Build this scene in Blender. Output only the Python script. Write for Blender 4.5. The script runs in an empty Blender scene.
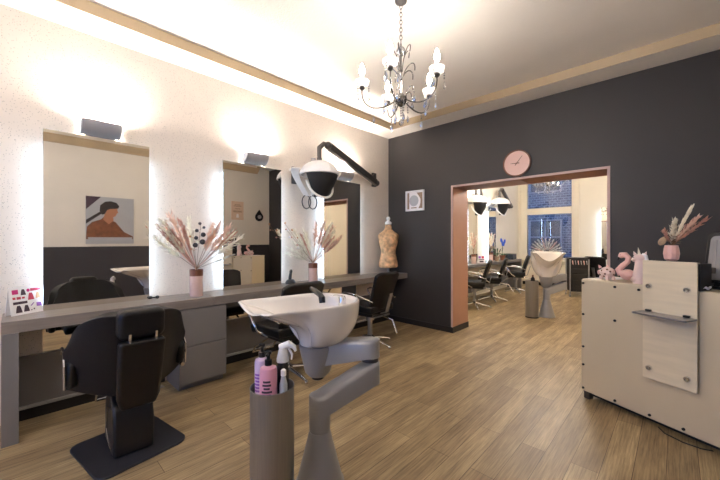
import bpy, bmesh, math, random
from mathutils import Vector, Matrix, Euler
R = math.radians
random.seed(7)
SC = bpy.context.scene
COL = SC.collection

# ------------------------------------------------------------------ materials
def lin(c):
    out = []
    for v in c:
        v /= 255.0
        out.append(v / 12.92 if v <= 0.04045 else ((v + 0.055) / 1.055) ** 2.4)
    return out
def mat(name, rgb, rough=0.5, metal=0.0, var=0.08, scale=6.0, bump=0.0, bscale=60.0, coat=0.0, stretch=None, spec=0.5, sheen=0.0):
    m = bpy.data.materials.new(name); m.use_nodes = True
    nt = m.node_tree; N = nt.nodes; L = nt.links
    b = N['Principled BSDF']
    b.inputs['Roughness'].default_value = rough; b.inputs['Metallic'].default_value = metal
    b.inputs['Specular IOR Level'].default_value = spec
    b.inputs['Coat Weight'].default_value = coat
    b.inputs['Sheen Weight'].default_value = sheen
    tc = N.new('ShaderNodeTexCoord'); mp = N.new('ShaderNodeMapping')
    L.new(tc.outputs['Object'], mp.inputs[0])
    if stretch: mp.inputs['Scale'].default_value = stretch
    nz = N.new('ShaderNodeTexNoise'); nz.inputs['Scale'].default_value = scale; nz.inputs['Detail'].default_value = 4
    L.new(mp.outputs[0], nz.inputs['Vector'])
    rp = N.new('ShaderNodeValToRGB'); c = lin(rgb)
    rp.color_ramp.elements[0].position = 0.3; rp.color_ramp.elements[1].position = 0.7
    rp.color_ramp.elements[0].color = [x * (1 - var) for x in c] + [1]
    rp.color_ramp.elements[1].color = [min(1, x * (1 + var)) for x in c] + [1]
    L.new(nz.outputs['Fac'], rp.inputs[0]); L.new(rp.outputs[0], b.inputs['Base Color'])
    if bump:
        n2 = N.new('ShaderNodeTexNoise'); n2.inputs['Scale'].default_value = bscale; n2.inputs['Detail'].default_value = 5
        L.new(mp.outputs[0], n2.inputs['Vector'])
        bp = N.new('ShaderNodeBump'); bp.inputs['Strength'].default_value = bump; bp.inputs['Distance'].default_value = 0.01
        L.new(n2.outputs['Fac'], bp.inputs['Height']); L.new(bp.outputs[0], b.inputs['Normal'])
    return m
def emit(name, rgb, strength):
    m = bpy.data.materials.new(name); m.use_nodes = True
    b = m.node_tree.nodes['Principled BSDF']
    b.inputs['Base Color'].default_value = lin(rgb) + [1]
    b.inputs['Emission Color'].default_value = lin(rgb) + [1]
    b.inputs['Emission Strength'].default_value = strength
    return m
def glassy(name, tint=(255, 255, 255), gloss=0.08, rough=0.02):
    m = bpy.data.materials.new(name); m.use_nodes = True
    nt = m.node_tree; N = nt.nodes; L = nt.links
    N.remove(N['Principled BSDF'])
    t = N.new('ShaderNodeBsdfTransparent'); t.inputs[0].default_value = lin(tint) + [1]
    g = N.new('ShaderNodeBsdfGlossy'); g.inputs['Roughness'].default_value = rough
    f = N.new('ShaderNodeLayerWeight'); f.inputs[0].default_value = 0.25
    mx = N.new('ShaderNodeMath'); mx.operation = 'ADD'; mx.inputs[1].default_value = gloss; mx.use_clamp = True
    L.new(f.outputs['Fresnel'], mx.inputs[0])
    s = N.new('ShaderNodeMixShader'); L.new(mx.outputs[0], s.inputs[0]); L.new(t.outputs[0], s.inputs[1]); L.new(g.outputs[0], s.inputs[2])
    L.new(s.outputs[0], N['Material Output'].inputs['Surface'])
    return m

# ------------------------------------------------------------------ mesh builder
class MB:
    def __init__(s): s.v = []; s.f = []; s.M = Matrix()
    def at(s, loc=(0, 0, 0), rot=(0, 0, 0)):
        s.M = Matrix.Translation(loc) @ Euler(rot).to_matrix().to_4x4(); return s
    def add(s, vs, fs):
        o = len(s.v); s.v += [s.M @ Vector(p) for p in vs]; s.f += [[i + o for i in f] for f in fs]; return s
    def box(s, x0, x1, y0, y1, z0, z1):
        vs = [(x, y, z) for z in (z0, z1) for y in (y0, y1) for x in (x0, x1)]
        return s.add(vs, [(0, 2, 3, 1), (4, 5, 7, 6), (0, 1, 5, 4), (2, 6, 7, 3), (0, 4, 6, 2), (1, 3, 7, 5)])
    def prism(s, poly, h0, h1, axis='z'):
        n = len(poly)
        def P(a, b, h): return {'z': (a, b, h), 'x': (h, a, b), 'y': (a, h, b)}[axis]
        vs = [P(a, b, h0) for a, b in poly] + [P(a, b, h1) for a, b in poly]
        return s.add(vs, [list(range(n))[::-1], list(range(n, 2 * n))] + [(i, (i + 1) % n, n + (i + 1) % n, n + i) for i in range(n)])
    def lathe(s, prof, n=24, sx=1, sy=1, cap=True):
        vs = [(r * math.cos(2 * math.pi * k / n) * sx, r * math.sin(2 * math.pi * k / n) * sy, z) for r, z in prof for k in range(n)]
        fs = [(i * n + k, i * n + (k + 1) % n, (i + 1) * n + (k + 1) % n, (i + 1) * n + k) for i in range(len(prof) - 1) for k in range(n)]
        if cap: fs += [list(range(n))[::-1], list(range((len(prof) - 1) * n, len(prof) * n))]
        return s.add(vs, fs)
    def cyl(s, r, z0, z1, n=20): return s.lathe([(r, z0), (r, z1)], n)
    def rod(s, a, b, r, r2=None, n=10): return s.tube([a, b], [r, r if r2 is None else r2], n)
    def tube(s, pts, r, n=10, flat=1.0):
        pts = [Vector(p) for p in pts]
        if not isinstance(r, (list, tuple)): r = [r] * len(pts)
        vs = []; up = None
        for i, p in enumerate(pts):
            t = (pts[min(i + 1, len(pts) - 1)] - pts[max(i - 1, 0)]).normalized()
            if up is None: up = Vector((0, 0, 1)) if abs(t.z) < 0.9 else Vector((1, 0, 0))
            sd = t.cross(up)
            if sd.length < 1e-4: sd = t.orthogonal()
            sd.normalize(); u = sd.cross(t).normalized(); up = u
            for k in range(n):
                a = 2 * math.pi * k / n
                vs.append(p + (sd * math.cos(a) + u * math.sin(a) * flat) * r[i])
        m = len(pts)
        fs = [(i * n + k, i * n + (k + 1) % n, (i + 1) * n + (k + 1) % n, (i + 1) * n + k) for i in range(m - 1) for k in range(n)]
        fs += [list(range(n))[::-1], list(range((m - 1) * n, m * n))]
        return s.add(vs, fs)
    def ball(s, c, rx, ry=None, rz=None, n=16, m=10):
        ry = rx if ry is None else ry; rz = rx if rz is None else rz
        vs = [(c[0], c[1], c[2] - rz)]
        for i in range(1, m):
            a = math.pi * i / m
            vs += [(c[0] + rx * math.sin(a) * math.cos(2 * math.pi * k / n), c[1] + ry * math.sin(a) * math.sin(2 * math.pi * k / n), c[2] - rz * math.cos(a)) for k in range(n)]
        vs.append((c[0], c[1], c[2] + rz)); e = len(vs) - 1
        fs = [(0, 1 + (k + 1) % n, 1 + k) for k in range(n)]
        fs += [(1 + i * n + k, 1 + i * n + (k + 1) % n, 1 + (i + 1) * n + (k + 1) % n, 1 + (i + 1) * n + k) for i in range(m - 2) for k in range(n)]
        fs += [(1 + (m - 2) * n + k, 1 + (m - 2) * n + (k + 1) % n, e) for k in range(n)]
        return s.add(vs, fs)
    def shell(s, f, nu, nv, th):
        P = [[Vector(f(i / nu, j / nv)) for j in range(nv + 1)] for i in range(nu + 1)]
        Q = []
        for i in range(nu + 1):
            row = []
            for j in range(nv + 1):
                du = P[min(i + 1, nu)][j] - P[max(i - 1, 0)][j]; dv = P[i][min(j + 1, nv)] - P[i][max(j - 1, 0)]
                nn = du.cross(dv); nn = nn.normalized() if nn.length > 1e-9 else Vector((0, 0, 1))
                t = th(i / nu, j / nv) if callable(th) else th
                row.append(P[i][j] - nn * t)
            Q.append(row)
        w = nv + 1; off = (nu + 1) * w
        vs = [p for r in P for p in r] + [p for r in Q for p in r]; fs = []
        I = lambda i, j: i * w + j
        for i in range(nu):
            for j in range(nv):
                q = (I(i, j), I(i + 1, j), I(i + 1, j + 1), I(i, j + 1))
                fs.append(q); fs.append(tuple(k + off for k in q[::-1]))
        for i in range(nu):
            fs.append((I(i, 0), I(i, 0) + off, I(i + 1, 0) + off, I(i + 1, 0))); fs.append((I(i, nv), I(i + 1, nv), I(i + 1, nv) + off, I(i, nv) + off))
        for j in range(nv):
            fs.append((I(0, j), I(0, j + 1), I(0, j + 1) + off, I(0, j) + off)); fs.append((I(nu, j), I(nu, j) + off, I(nu, j + 1) + off, I(nu, j + 1)))
        return s.add(vs, fs)
    def build(s, name, m, parent=None, bevel=0, seg=2, sharp=38, sub=0):
        me = bpy.data.meshes.new(name); me.from_pydata([tuple(v) for v in s.v], [], s.f)
        bm = bmesh.new(); bm.from_mesh(me)
        bmesh.ops.remove_doubles(bm, verts=bm.verts, dist=1e-5)
        bmesh.ops.recalc_face_normals(bm, faces=bm.faces)
        for f in bm.faces: f.smooth = True
        for e in bm.edges:
            e.smooth = not (len(e.link_faces) == 2 and e.calc_face_angle(0) > R(sharp))
        bm.to_mesh(me); bm.free(); me.materials.append(m)
        o = bpy.data.objects.new(name, me); COL.objects.link(o)
        if parent is not None: o.parent = parent
        if bevel:
            b = o.modifiers.new('bevel', 'BEVEL'); b.width = bevel; b.segments = seg; b.limit_method = 'ANGLE'; b.angle_limit = R(40); b.harden_normals = False
        if sub:
            b = o.modifiers.new('sub', 'SUBSURF'); b.levels = sub; b.render_levels = sub
        return o
def tag(o, label=None, cat=None, group=None, kind=None):
    for k, v in (('label', label), ('category', cat), ('group', group), ('kind', kind)):
        if v: o[k] = v
    return o
def thing(name, label, cat, loc=(0, 0, 0), rz=0.0, group=None):
    o = bpy.data.objects.new(name, None); o.empty_display_size = 0.05; COL.objects.link(o)
    o.location = loc; o.rotation_euler = (0, 0, rz)
    return tag(o, label, cat, group)
def struct(name, b, m, **k): return tag(b.build(name, m, **k), kind='structure')
def copy_tree(o, parent=None):
    c = o.copy(); COL.objects.link(c)
    if parent is not None: c.parent = parent
    for ch in list(o.children): copy_tree(ch, c)
    return c
def dup(o, loc, rz, label, group=None):
    c = copy_tree(o); c.location = loc; c.rotation_euler = (0, 0, rz); c['label'] = label
    if group: c['group'] = group
    return c
def bez(p0, p1, p2, p3, n=12):
    p0, p1, p2, p3 = map(Vector, (p0, p1, p2, p3))
    return [p0 * (1 - t) ** 3 + p1 * 3 * t * (1 - t) ** 2 + p2 * 3 * t * t * (1 - t) + p3 * t ** 3 for t in [i / n for i in range(n + 1)]]
def roundrect(x0, x1, y0, y1, r, n=5):
    P = []
    for cx, cy, a0 in ((x1 - r, y1 - r, 0), (x0 + r, y1 - r, 90), (x0 + r, y0 + r, 180), (x1 - r, y0 + r, 270)):
        for k in range(n + 1):
            a = R(a0 + 90 * k / n); P.append((cx + r * math.cos(a), cy + r * math.sin(a)))
    return P
# ------------------------------------------------------------------ palette
def floor_mat():
    m = bpy.data.materials.new('oak_planks'); m.use_nodes = True
    nt = m.node_tree; N = nt.nodes; L = nt.links; b = N['Principled BSDF']
    tc = N.new('ShaderNodeTexCoord'); mp = N.new('ShaderNodeMapping'); mp.inputs['Rotation'].default_value = (0, 0, R(90))
    L.new(tc.outputs['Object'], mp.inputs[0])
    br = N.new('ShaderNodeTexBrick'); br.offset = 0.37; br.offset_frequency = 2; br.squash = 1.0
    br.inputs['Scale'].default_value = 1.0; br.inputs['Brick Width'].default_value = 1.22; br.inputs['Row Height'].default_value = 0.135
    br.inputs['Mortar Size'].default_value = 0.0016; br.inputs['Mortar Smooth'].default_value = 0.4; br.inputs['Bias'].default_value = 0.0
    br.inputs['Color1'].default_value = lin((204, 182, 142)) + [1]; br.inputs['Color2'].default_value = lin((168, 146, 112)) + [1]
    br.inputs['Mortar'].default_value = lin((84, 62, 42)) + [1]
    L.new(mp.outputs[0], br.inputs['Vector'])
    g = N.new('ShaderNodeMapping'); g.inputs['Scale'].default_value = (2.6, 62, 1); L.new(mp.outputs[0], g.inputs[0])
    nz = N.new('ShaderNodeTexNoise'); nz.inputs['Scale'].default_value = 1.6; nz.inputs['Detail'].default_value = 8; nz.inputs['Roughness'].default_value = 0.65
    L.new(g.outputs[0], nz.inputs['Vector'])
    rp = N.new('ShaderNodeValToRGB'); rp.color_ramp.elements[0].position = 0.3; rp.color_ramp.elements[1].position = 0.68
    rp.color_ramp.elements[0].color = (0.44, 0.41, 0.38, 1); rp.color_ramp.elements[1].color = (1.12, 1.1, 1.06, 1)
    L.new(nz.outputs['Fac'], rp.inputs[0])
    g2 = N.new('ShaderNodeMapping'); g2.inputs['Scale'].default_value = (0.9, 5, 1); L.new(mp.outputs[0], g2.inputs[0])
    n2 = N.new('ShaderNodeTexNoise'); n2.inputs['Scale'].default_value = 2.2; n2.inputs['Detail'].default_value = 5
    L.new(g2.outputs[0], n2.inputs['Vector'])
    r2 = N.new('ShaderNodeValToRGB'); r2.color_ramp.elements[0].position = 0.35; r2.color_ramp.elements[1].position = 0.65
    r2.color_ramp.elements[0].color = (0.70, 0.68, 0.66, 1); r2.color_ramp.elements[1].color = (1.05, 1.05, 1.04, 1)
    L.new(n2.outputs['Fac'], r2.inputs[0])
    m1 = N.new('ShaderNodeMixRGB'); m1.blend_type = 'MULTIPLY'; m1.inputs[0].default_value = 1
    L.new(br.outputs['Color'], m1.inputs[1]); L.new(rp.outputs[0], m1.inputs[2])
    m2 = N.new('ShaderNodeMixRGB'); m2.blend_type = 'MULTIPLY'; m2.inputs[0].default_value = 1
    L.new(m1.outputs[0], m2.inputs[1]); L.new(r2.outputs[0], m2.inputs[2])
    L.new(m2.outputs[0], b.inputs['Base Color'])
    b.inputs['Roughness'].default_value = 0.44; b.inputs['Specular IOR Level'].default_value = 0.35
    bp = N.new('ShaderNodeBump'); bp.inputs['Strength'].default_value = 0.15; bp.inputs['Distance'].default_value = 0.004
    L.new(nz.outputs['Fac'], bp.inputs['Height']); L.new(bp.outputs[0], b.inputs['Normal'])
    return m
def speckle_mat():
    m = mat('speckled_wallpaper', (226, 215, 203), 0.75, var=0.03, scale=3)
    nt = m.node_tree; N = nt.nodes; L = nt.links; b = N['Principled BSDF']
    base = b.inputs['Base Color'].links[0].from_socket
    tc = N.new('ShaderNodeTexCoord')
    wn = N.new('ShaderNodeTexNoise'); wn.inputs['Scale'].default_value = 30; wn.inputs['Detail'].default_value = 2
    L.new(tc.outputs['Object'], wn.inputs['Vector'])
    ad = N.new('ShaderNodeMixRGB'); ad.blend_type = 'ADD'; ad.inputs[0].default_value = 0.02
    L.new(tc.outputs['Object'], ad.inputs[1]); L.new(wn.outputs['Color'], ad.inputs[2])
    vo = N.new('ShaderNodeTexVoronoi'); vo.inputs['Scale'].default_value = 84
    L.new(ad.outputs[0], vo.inputs['Vector'])
    rp = N.new('ShaderNodeValToRGB'); rp.color_ramp.interpolation = 'LINEAR'
    rp.color_ramp.elements[0].position = 0.16; rp.color_ramp.elements[0].color = (1, 1, 1, 1)
    rp.color_ramp.elements[1].position = 0.24; rp.color_ramp.elements[1].color = (0, 0, 0, 1)
    L.new(vo.outputs['Distance'], rp.inputs[0])
    sp = N.new('ShaderNodeSeparateColor'); L.new(vo.outputs['Color'], sp.inputs[0])
    gt = N.new('ShaderNodeMath'); gt.operation = 'GREATER_THAN'; gt.inputs[1].default_value = 0.45; L.new(sp.outputs[0], gt.inputs[0])
    mu = N.new('ShaderNodeMath'); mu.operation = 'MULTIPLY'; L.new(rp.outputs[0], mu.inputs[0]); L.new(gt.outputs[0], mu.inputs[1])
    m3 = N.new('ShaderNodeMath'); m3.operation = 'MULTIPLY'; m3.inputs[1].default_value = 0.7; L.new(mu.outputs[0], m3.inputs[0])
    mx = N.new('ShaderNodeMixRGB'); mx.inputs[2].default_value = lin((128, 122, 120)) + [1]
    L.new(m3.outputs[0], mx.inputs[0]); L.new(base, mx.inputs[1]); L.new(mx.outputs[0], b.inputs['Base Color'])
    return m
def two_tone_mat():
    m = mat('two_tone_paint', (232, 226, 214), 0.7, var=0.02, scale=3)
    nt = m.node_tree; N = nt.nodes; L = nt.links; b = N['Principled BSDF']
    base = b.inputs['Base Color'].links[0].from_socket
    tc = N.new('ShaderNodeTexCoord'); sp = N.new('ShaderNodeSeparateXYZ'); L.new(tc.outputs['Object'], sp.inputs[0])
    lt = N.new('ShaderNodeMath'); lt.operation = 'LESS_THAN'; lt.inputs[1].default_value = 1.19; L.new(sp.outputs['Z'], lt.inputs[0])
    mx = N.new('ShaderNodeMixRGB'); mx.inputs[2].default_value = lin((58, 56, 60)) + [1]
    L.new(lt.outputs[0], mx.inputs[0]); L.new(base, mx.inputs[1]); L.new(mx.outputs[0], b.inputs['Base Color'])
    return m
def brick_mat():
    m = mat('facade_brick', (120, 112, 108), 0.8, var=0.05)
    nt = m.node_tree; N = nt.nodes; L = nt.links; b = N['Principled BSDF']
    tc = N.new('ShaderNodeTexCoord'); mp = N.new('ShaderNodeMapping'); mp.inputs['Rotation'].default_value = (R(90), 0, 0)
    L.new(tc.outputs['Object'], mp.inputs[0])
    br = N.new('ShaderNodeTexBrick'); br.inputs['Scale'].default_value = 2.4; br.inputs['Mortar Size'].default_value = 0.03
    br.inputs['Color1'].default_value = lin((82, 82, 84)) + [1]; br.inputs['Color2'].default_value = lin((50, 52, 56)) + [1]
    br.inputs['Mortar'].default_value = lin((124, 124, 126)) + [1]
    L.new(mp.outputs[0], br.inputs['Vector']); L.new(br.outputs['Color'], b.inputs['Base Color'])
    return m
def frosted(name):
    m = bpy.data.materials.new(name); m.use_nodes = True
    nt = m.node_tree; N = nt.nodes; L = nt.links; b = N['Principled BSDF']
    b.inputs['Base Color'].default_value = lin((246, 244, 240)) + [1]; b.inputs['Roughness'].default_value = 0.15
    t = N.new('ShaderNodeBsdfTransparent'); tl = N.new('ShaderNodeBsdfTranslucent'); tl.inputs[0].default_value = lin((246, 244, 240)) + [1]
    a = N.new('ShaderNodeMixShader'); a.inputs[0].default_value = 0.5; L.new(b.outputs[0], a.inputs[1]); L.new(tl.outputs[0], a.inputs[2])
    c = N.new('ShaderNodeMixShader'); c.inputs[0].default_value = 0.45; L.new(a.outputs[0], c.inputs[1]); L.new(t.outputs[0], c.inputs[2])
    L.new(c.outputs[0], N['Material Output'].inputs['Surface'])
    return m
M = dict(
    floor=floor_mat(), speckle=speckle_mat(), twotone=two_tone_mat(), brick=brick_mat(),
    ceiling=mat('ceiling_plaster', (240, 233, 222), 0.85, var=0.02, scale=3, bump=0.25, bscale=70),
    riser=mat('cornice_tan', (194, 173, 141), 0.8, var=0.03),  # lesser light on the border's upright edge is put into this tan
    dark=mat('charcoal_paint', (50, 47, 46), 0.55, var=0.04, scale=2),
    cream=mat('cream_paint', (238, 230, 214), 0.7, var=0.02, scale=2),
    blush=mat('blush_paint', (196, 148, 122), 0.6, var=0.03),
    mauve=mat('mauve_edge', (198, 170, 162), 0.5, var=0.03),
    black_skirt=mat('black_skirting', (30, 28, 29), 0.45, var=0.05),
    white_wood=mat('white_lacquer', (236, 226, 206), 0.4, var=0.02),
    bench=mat('greyed_oak_laminate', (128, 119, 112), 0.38, var=0.16, scale=3, stretch=(14, 1.2, 14), bump=0.05, bscale=20),
    bench2=mat('grey_laminate', (122, 118, 116), 0.4, var=0.04, scale=4),
    steel=mat('brushed_steel', (158, 157, 158), 0.36, 0.8, var=0.06, scale=4, stretch=(30, 30, 1)),
    darkchrome=mat('smoked_chrome', (128, 124, 120), 0.22, 1.0, var=0.03),
    chrome=mat('chrome', (222, 222, 224), 0.12, 1.0, var=0.02),
    mirror=mat('mirror_silver', (226, 222, 214), 0.015, 1.0, var=0.005),
    edge=mat('mirror_edge', (150, 168, 166), 0.15, 0.3, var=0.03),
    black=mat('black_leatherette', (11, 11, 13), 0.45, spec=0.4, var=0.12, scale=10, bump=0.12, bscale=180),
    blackp=mat('black_plastic', (22, 22, 24), 0.35, var=0.08),
    blackm=mat('matt_black', (18, 18, 20), 0.55, var=0.08),
    rubber=mat('dark_base_mat', (38, 38, 44), 0.5, var=0.08),
    anthr=mat('anthracite_metal', (84, 80, 78), 0.4, 0.6, var=0.05),
    silver=mat('silver_plastic', (158, 157, 158), 0.36, 0.25, var=0.03),
    ceramic=mat('white_ceramic', (240, 234, 228), 0.12, var=0.01, coat=0.6),
    white=mat('white_plastic', (240, 238, 236), 0.3, var=0.02),
    lampgrey=mat('lamp_grey', (172, 170, 172), 0.4, 0.3, var=0.04),
    counter=mat('champagne_laminate', (214, 199, 172), 0.34, 0.12, var=0.05, scale=1.5, stretch=(1, 1, 0.25)),
    panel=mat('pale_beech', (226, 211, 184), 0.38, 0.0, var=0.05, scale=3, stretch=(1.5, 12, 12)),
    pinkpale=mat('pale_pink_glaze', (236, 208, 200), 0.3, var=0.05),
    pink=mat('pink_ceramic', (230, 184, 176), 0.35, var=0.05),
    pinkb=mat('pink_lotion_bottle', (222, 158, 178), 0.3, var=0.03),
    lilac=mat('lilac_bottle', (214, 190, 216), 0.3, var=0.03),
    rose=mat('rose_glass', (214, 182, 172), 0.2, var=0.04),
    copper=mat('copper_brown', (120, 74, 52), 0.35, 0.2, var=0.1),
    pampas=mat('cream_pampas', (255, 249, 234), 0.9, var=0.03, scale=20),
    blushp=mat('blush_pampas', (246, 218, 200), 0.9, var=0.1, scale=20),
    mauvep=mat('mauve_grass', (218, 176, 160), 0.9, var=0.12, scale=20),
    stem=mat('dried_stem', (140, 112, 82), 0.8, var=0.12),
    berry=mat('dark_berry', (54, 52, 58), 0.5, var=0.1),
    palm=mat('bleached_palm', (240, 236, 222), 0.8, var=0.04),
    blue=mat('blue_petal', (52, 98, 214), 0.6, var=0.1),
    green=mat('leaf_green', (70, 96, 54), 0.6, var=0.15),
    gold=mat('antique_gold_cloth', (204, 164, 122), 0.6, var=0.6, scale=14),
    clockface=mat('pink_clock_face', (238, 198, 184), 0.35, var=0.02),
    paper=mat('white_paper', (244, 240, 240), 0.6, var=0.01),
    magenta=mat('print_magenta', (206, 44, 122), 0.6, var=0.05), redp=mat('print_red', (196, 60, 84), 0.6, var=0.05),
    darkp=mat('print_dark', (70, 50, 62), 0.6, var=0.1), blond=mat('print_blond', (206, 156, 112), 0.6, var=0.05), violet=mat('print_violet', (146, 92, 178), 0.6, var=0.05),
    sand=mat('print_sand', (226, 196, 172), 0.6, var=0.03), taupe=mat('print_taupe', (150, 124, 100), 0.6, var=0.2, scale=40),
    skin=mat('print_skin', (178, 122, 92), 0.6, var=0.06), jumper=mat('print_brown', (122, 74, 46), 0.6, var=0.25, scale=14), hairp=mat('print_hair', (44, 34, 32), 0.6, var=0.2),
    greyp=mat('print_grey', (178, 180, 184), 0.6, var=0.03),
    frost=frosted('frosted_glass'),
    glass=glassy('clear_glass', gloss=0.05), crystal=glassy('crystal_glass', (238, 240, 242), 0.35, 0.05),
    radiator=mat('radiator_white', (232, 222, 202), 0.4, var=0.02),
    bulb=emit('bulb_glow', (255, 246, 238), 200), bulb2=emit('far_bulb_glow', (255, 246, 238), 950), bulb_added=emit('added_front_bulb_glow', (255, 246, 238), 470),
    tube=emit('uplight_tube', (255, 243, 233), 680), led=emit('led_cool', (208, 230, 255), 12),
    streak=emit('streak_glow', (214, 226, 255), 2.0),
)

def feathery(m, k=0.5):   # thin dried fibres let light through
    nt = m.node_tree; N = nt.nodes; L = nt.links; b = N['Principled BSDF']
    t = N.new('ShaderNodeBsdfTranslucent'); L.new(b.inputs['Base Color'].links[0].from_socket, t.inputs[0])
    x = N.new('ShaderNodeMixShader'); x.inputs[0].default_value = k
    L.new(b.outputs[0], x.inputs[1]); L.new(t.outputs[0], x.inputs[2]); L.new(x.outputs[0], N['Material Output'].inputs['Surface'])
for k in ('pampas', 'blushp', 'mauvep', 'palm'): feathery(M[k])
# ------------------------------------------------------------------ the setting
XR, YF, YB, YD = 3.86, -6.5, 0.0, 6.18      # right wall, front wall, dark wall, far window wall
H1, H2 = 3.05, 3.35
OX0, OX1, OZ, OT = 1.142, 2.91, 2.05, 0.455  # the opening in the dark wall
struct('floor', MB().box(-0.1, 5.1, YF - 0.1, YD + 0.15, -0.06, 0), M['floor'])
struct('ceiling', MB().box(-0.1, XR + 0.1, YF - 0.1, 0.0, H1, H1 + 0.1), M['ceiling'])
struct('ceiling_far', MB().box(-0.1, 5.1, 0.45, YD + 0.15, H2, H2 + 0.1), M['ceiling'])
# lowered border around the ceiling: pale underside, upright edge painted tan as the less lit side
bd = MB().box(0, 0.31, YF, 0, 2.957, H1).box(0.31, XR, -0.31, 0, 2.957, H1)
struct('trim_1', bd, M['ceiling'])
e = MB().box(0.31, 0.314, YF, -0.314, 2.957, H1).box(0.31, XR, -0.314, -0.31, 2.957, H1)
struct('trim_2', e, M['riser'])
struct('trim_5', MB().prism([(XR, 2.84), (XR, 2.956), (XR - .12, 2.956), (XR - .12, 2.935), (XR - .03, 2.855), (XR - .03, 2.84)], YF, -0.315, 'y'), M['riser'])
struct('wall_left', MB().box(-0.1, 0, YF - 0.1, 0, 0, H1), M['speckle'])
struct('wall_back', MB().box(-0.1, OX0, 0, 0.23, 0, H2).box(OX1, XR + 0.1, 0, 0.23, 0, H2).box(OX0, OX1, 0, 0.23, OZ, H2), M['dark'])
struct('wall_back_far', MB().box(-0.1, OX0, 0.23, OT, 0, H2).box(OX1, 5.1, 0.23, OT, 0, H2).box(OX0, OX1, 0.23, OT, OZ, H2), M['cream'])
struct('wall_right', MB().box(XR, XR + 0.1, YF - 0.1, 0, 0, H1), M['twotone'])
FW = (0.5, 3.3, 0.35, 2.65)
struct('wall_front', MB().box(0, FW[0], YF - 0.1, YF, 0, H1).box(FW[1], XR, YF - 0.1, YF, 0, H1).box(FW[0], FW[1], YF - 0.1, YF, 0, FW[2]).box(FW[0], FW[1], YF - 0.1, YF, FW[3], H1), M['cream'])
w = MB()
for x0, x1, z0, z1 in ((0.5, 3.3, 0.35, 0.42), (0.5, 3.3, 2.58, 2.65), (0.5, 0.57, 0.42, 2.58), (3.23, 3.3, 0.42, 2.58), (1.86, 1.94, 0.42, 2.58)): w.box(x0, x1, YF - 0.08, YF - 0.02, z0, z1)
fw = struct('window_2', w, M['white_wood'])
MB().box(0.57, 3.23, YF - 0.055, YF - 0.05, 0.42, 2.58).build('pane', M['glass'], fw)
# lining of the opening: blush reveal with a thin pale edge
ln = MB().box(OX0, OX0 + 0.012, -0.004, OT + 0.004, 0.08, OZ - 0.012).box(OX1 - 0.012, OX1, -0.004, OT + 0.004, 0.08, OZ - 0.012).box(OX0, OX1, -0.004, OT + 0.004, OZ - 0.012, OZ)
struct('trim_3', ln, M['blush'])
ed = MB().box(OX0 - 0.012, OX0 + 0.014, -0.012, -0.004, 0.08, OZ + 0.012).box(OX1 - 0.014, OX1 + 0.012, -0.012, -0.004, 0.08, OZ + 0.012).box(OX0 + 0.014, OX1 - 0.014, -0.012, -0.004, OZ - 0.014, OZ + 0.012)
struct('trim_4', ed, M['mauve'])
bs = MB().box(0.0, OX0 + 0.02, -0.016, 0, 0, 0.08).box(OX0, OX0 + 0.02, 0, OT + 0.01, 0, 0.08).box(OX1 - 0.02, XR, -0.016, 0, 0, 0.08).box(OX1 - 0.02, OX1, 0, OT + 0.01, 0, 0.08)
struct('baseboard_back', bs, M['black_skirt'])
struct('baseboard_right', MB().box(XR - 0.016, XR, YF, -0.016, 0, 0.08), M['black_skirt'])
# room beyond the opening
struct('wall_far_left', MB().box(-0.1, 0, OT, YD, 0, H2), M['cream'])
struct('wall_far_right', MB().box(5.0, 5.1, OT, YD, 0, H2), M['cream'])
WX0, WX1, WZ0, WZ1 = 0.06, 1.46, 0.74, 3.16
struct('wall_far', MB().box(-0.1, WX0, YD, YD + 0.15, 0, H2).box(WX1, 5.1, YD, YD + 0.15, 0, H2).box(WX0, WX1, YD, YD + 0.15, 0, WZ0).box(WX0, WX1, YD, YD + 0.15, WZ1, H2), M['cream'])
w = MB()
for x0, x1, z0, z1, y in ((0.06, 0.235, 0.74, 3.16, 0), (1.355, 1.46, 0.74, 3.16, 0), (0.235, 1.355, 0.74, 0.80, 0), (0.235, 1.355, 2.03, 2.21, -0.02), (0.235, 1.355, 3.10, 3.16, 0)):
    w.box(x0, x1, YD + y + 0.0, YD + 0.1, z0, z1)
w.box(0.0, 0.06, YD - 0.03, YD, 0.7, 3.22).box(1.46, 1.53, YD - 0.03, YD, 0.7, 3.22)
win = struct('window_1', w, M['white_wood'], bevel=0.004)
MB().box(0.235, 1.355, YD + 0.05, YD + 0.055, 0.80, 2.03).build('lower_pane', M['glass'], win)
MB().box(0.235, 1.355, YD + 0.05, YD + 0.055, 2.21, 3.10).build('upper_pane', M['glass'], win)
MB().box(-0.0, 1.55, YD - 0.2, YD, 0.70, 0.735).build('sill', M['white_wood'], win, bevel=0.005)
struct('baseboard_far', MB().box(0.0, 5.0, YD - 0.016, YD, 0, 0.09), M['black_skirt'])

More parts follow.
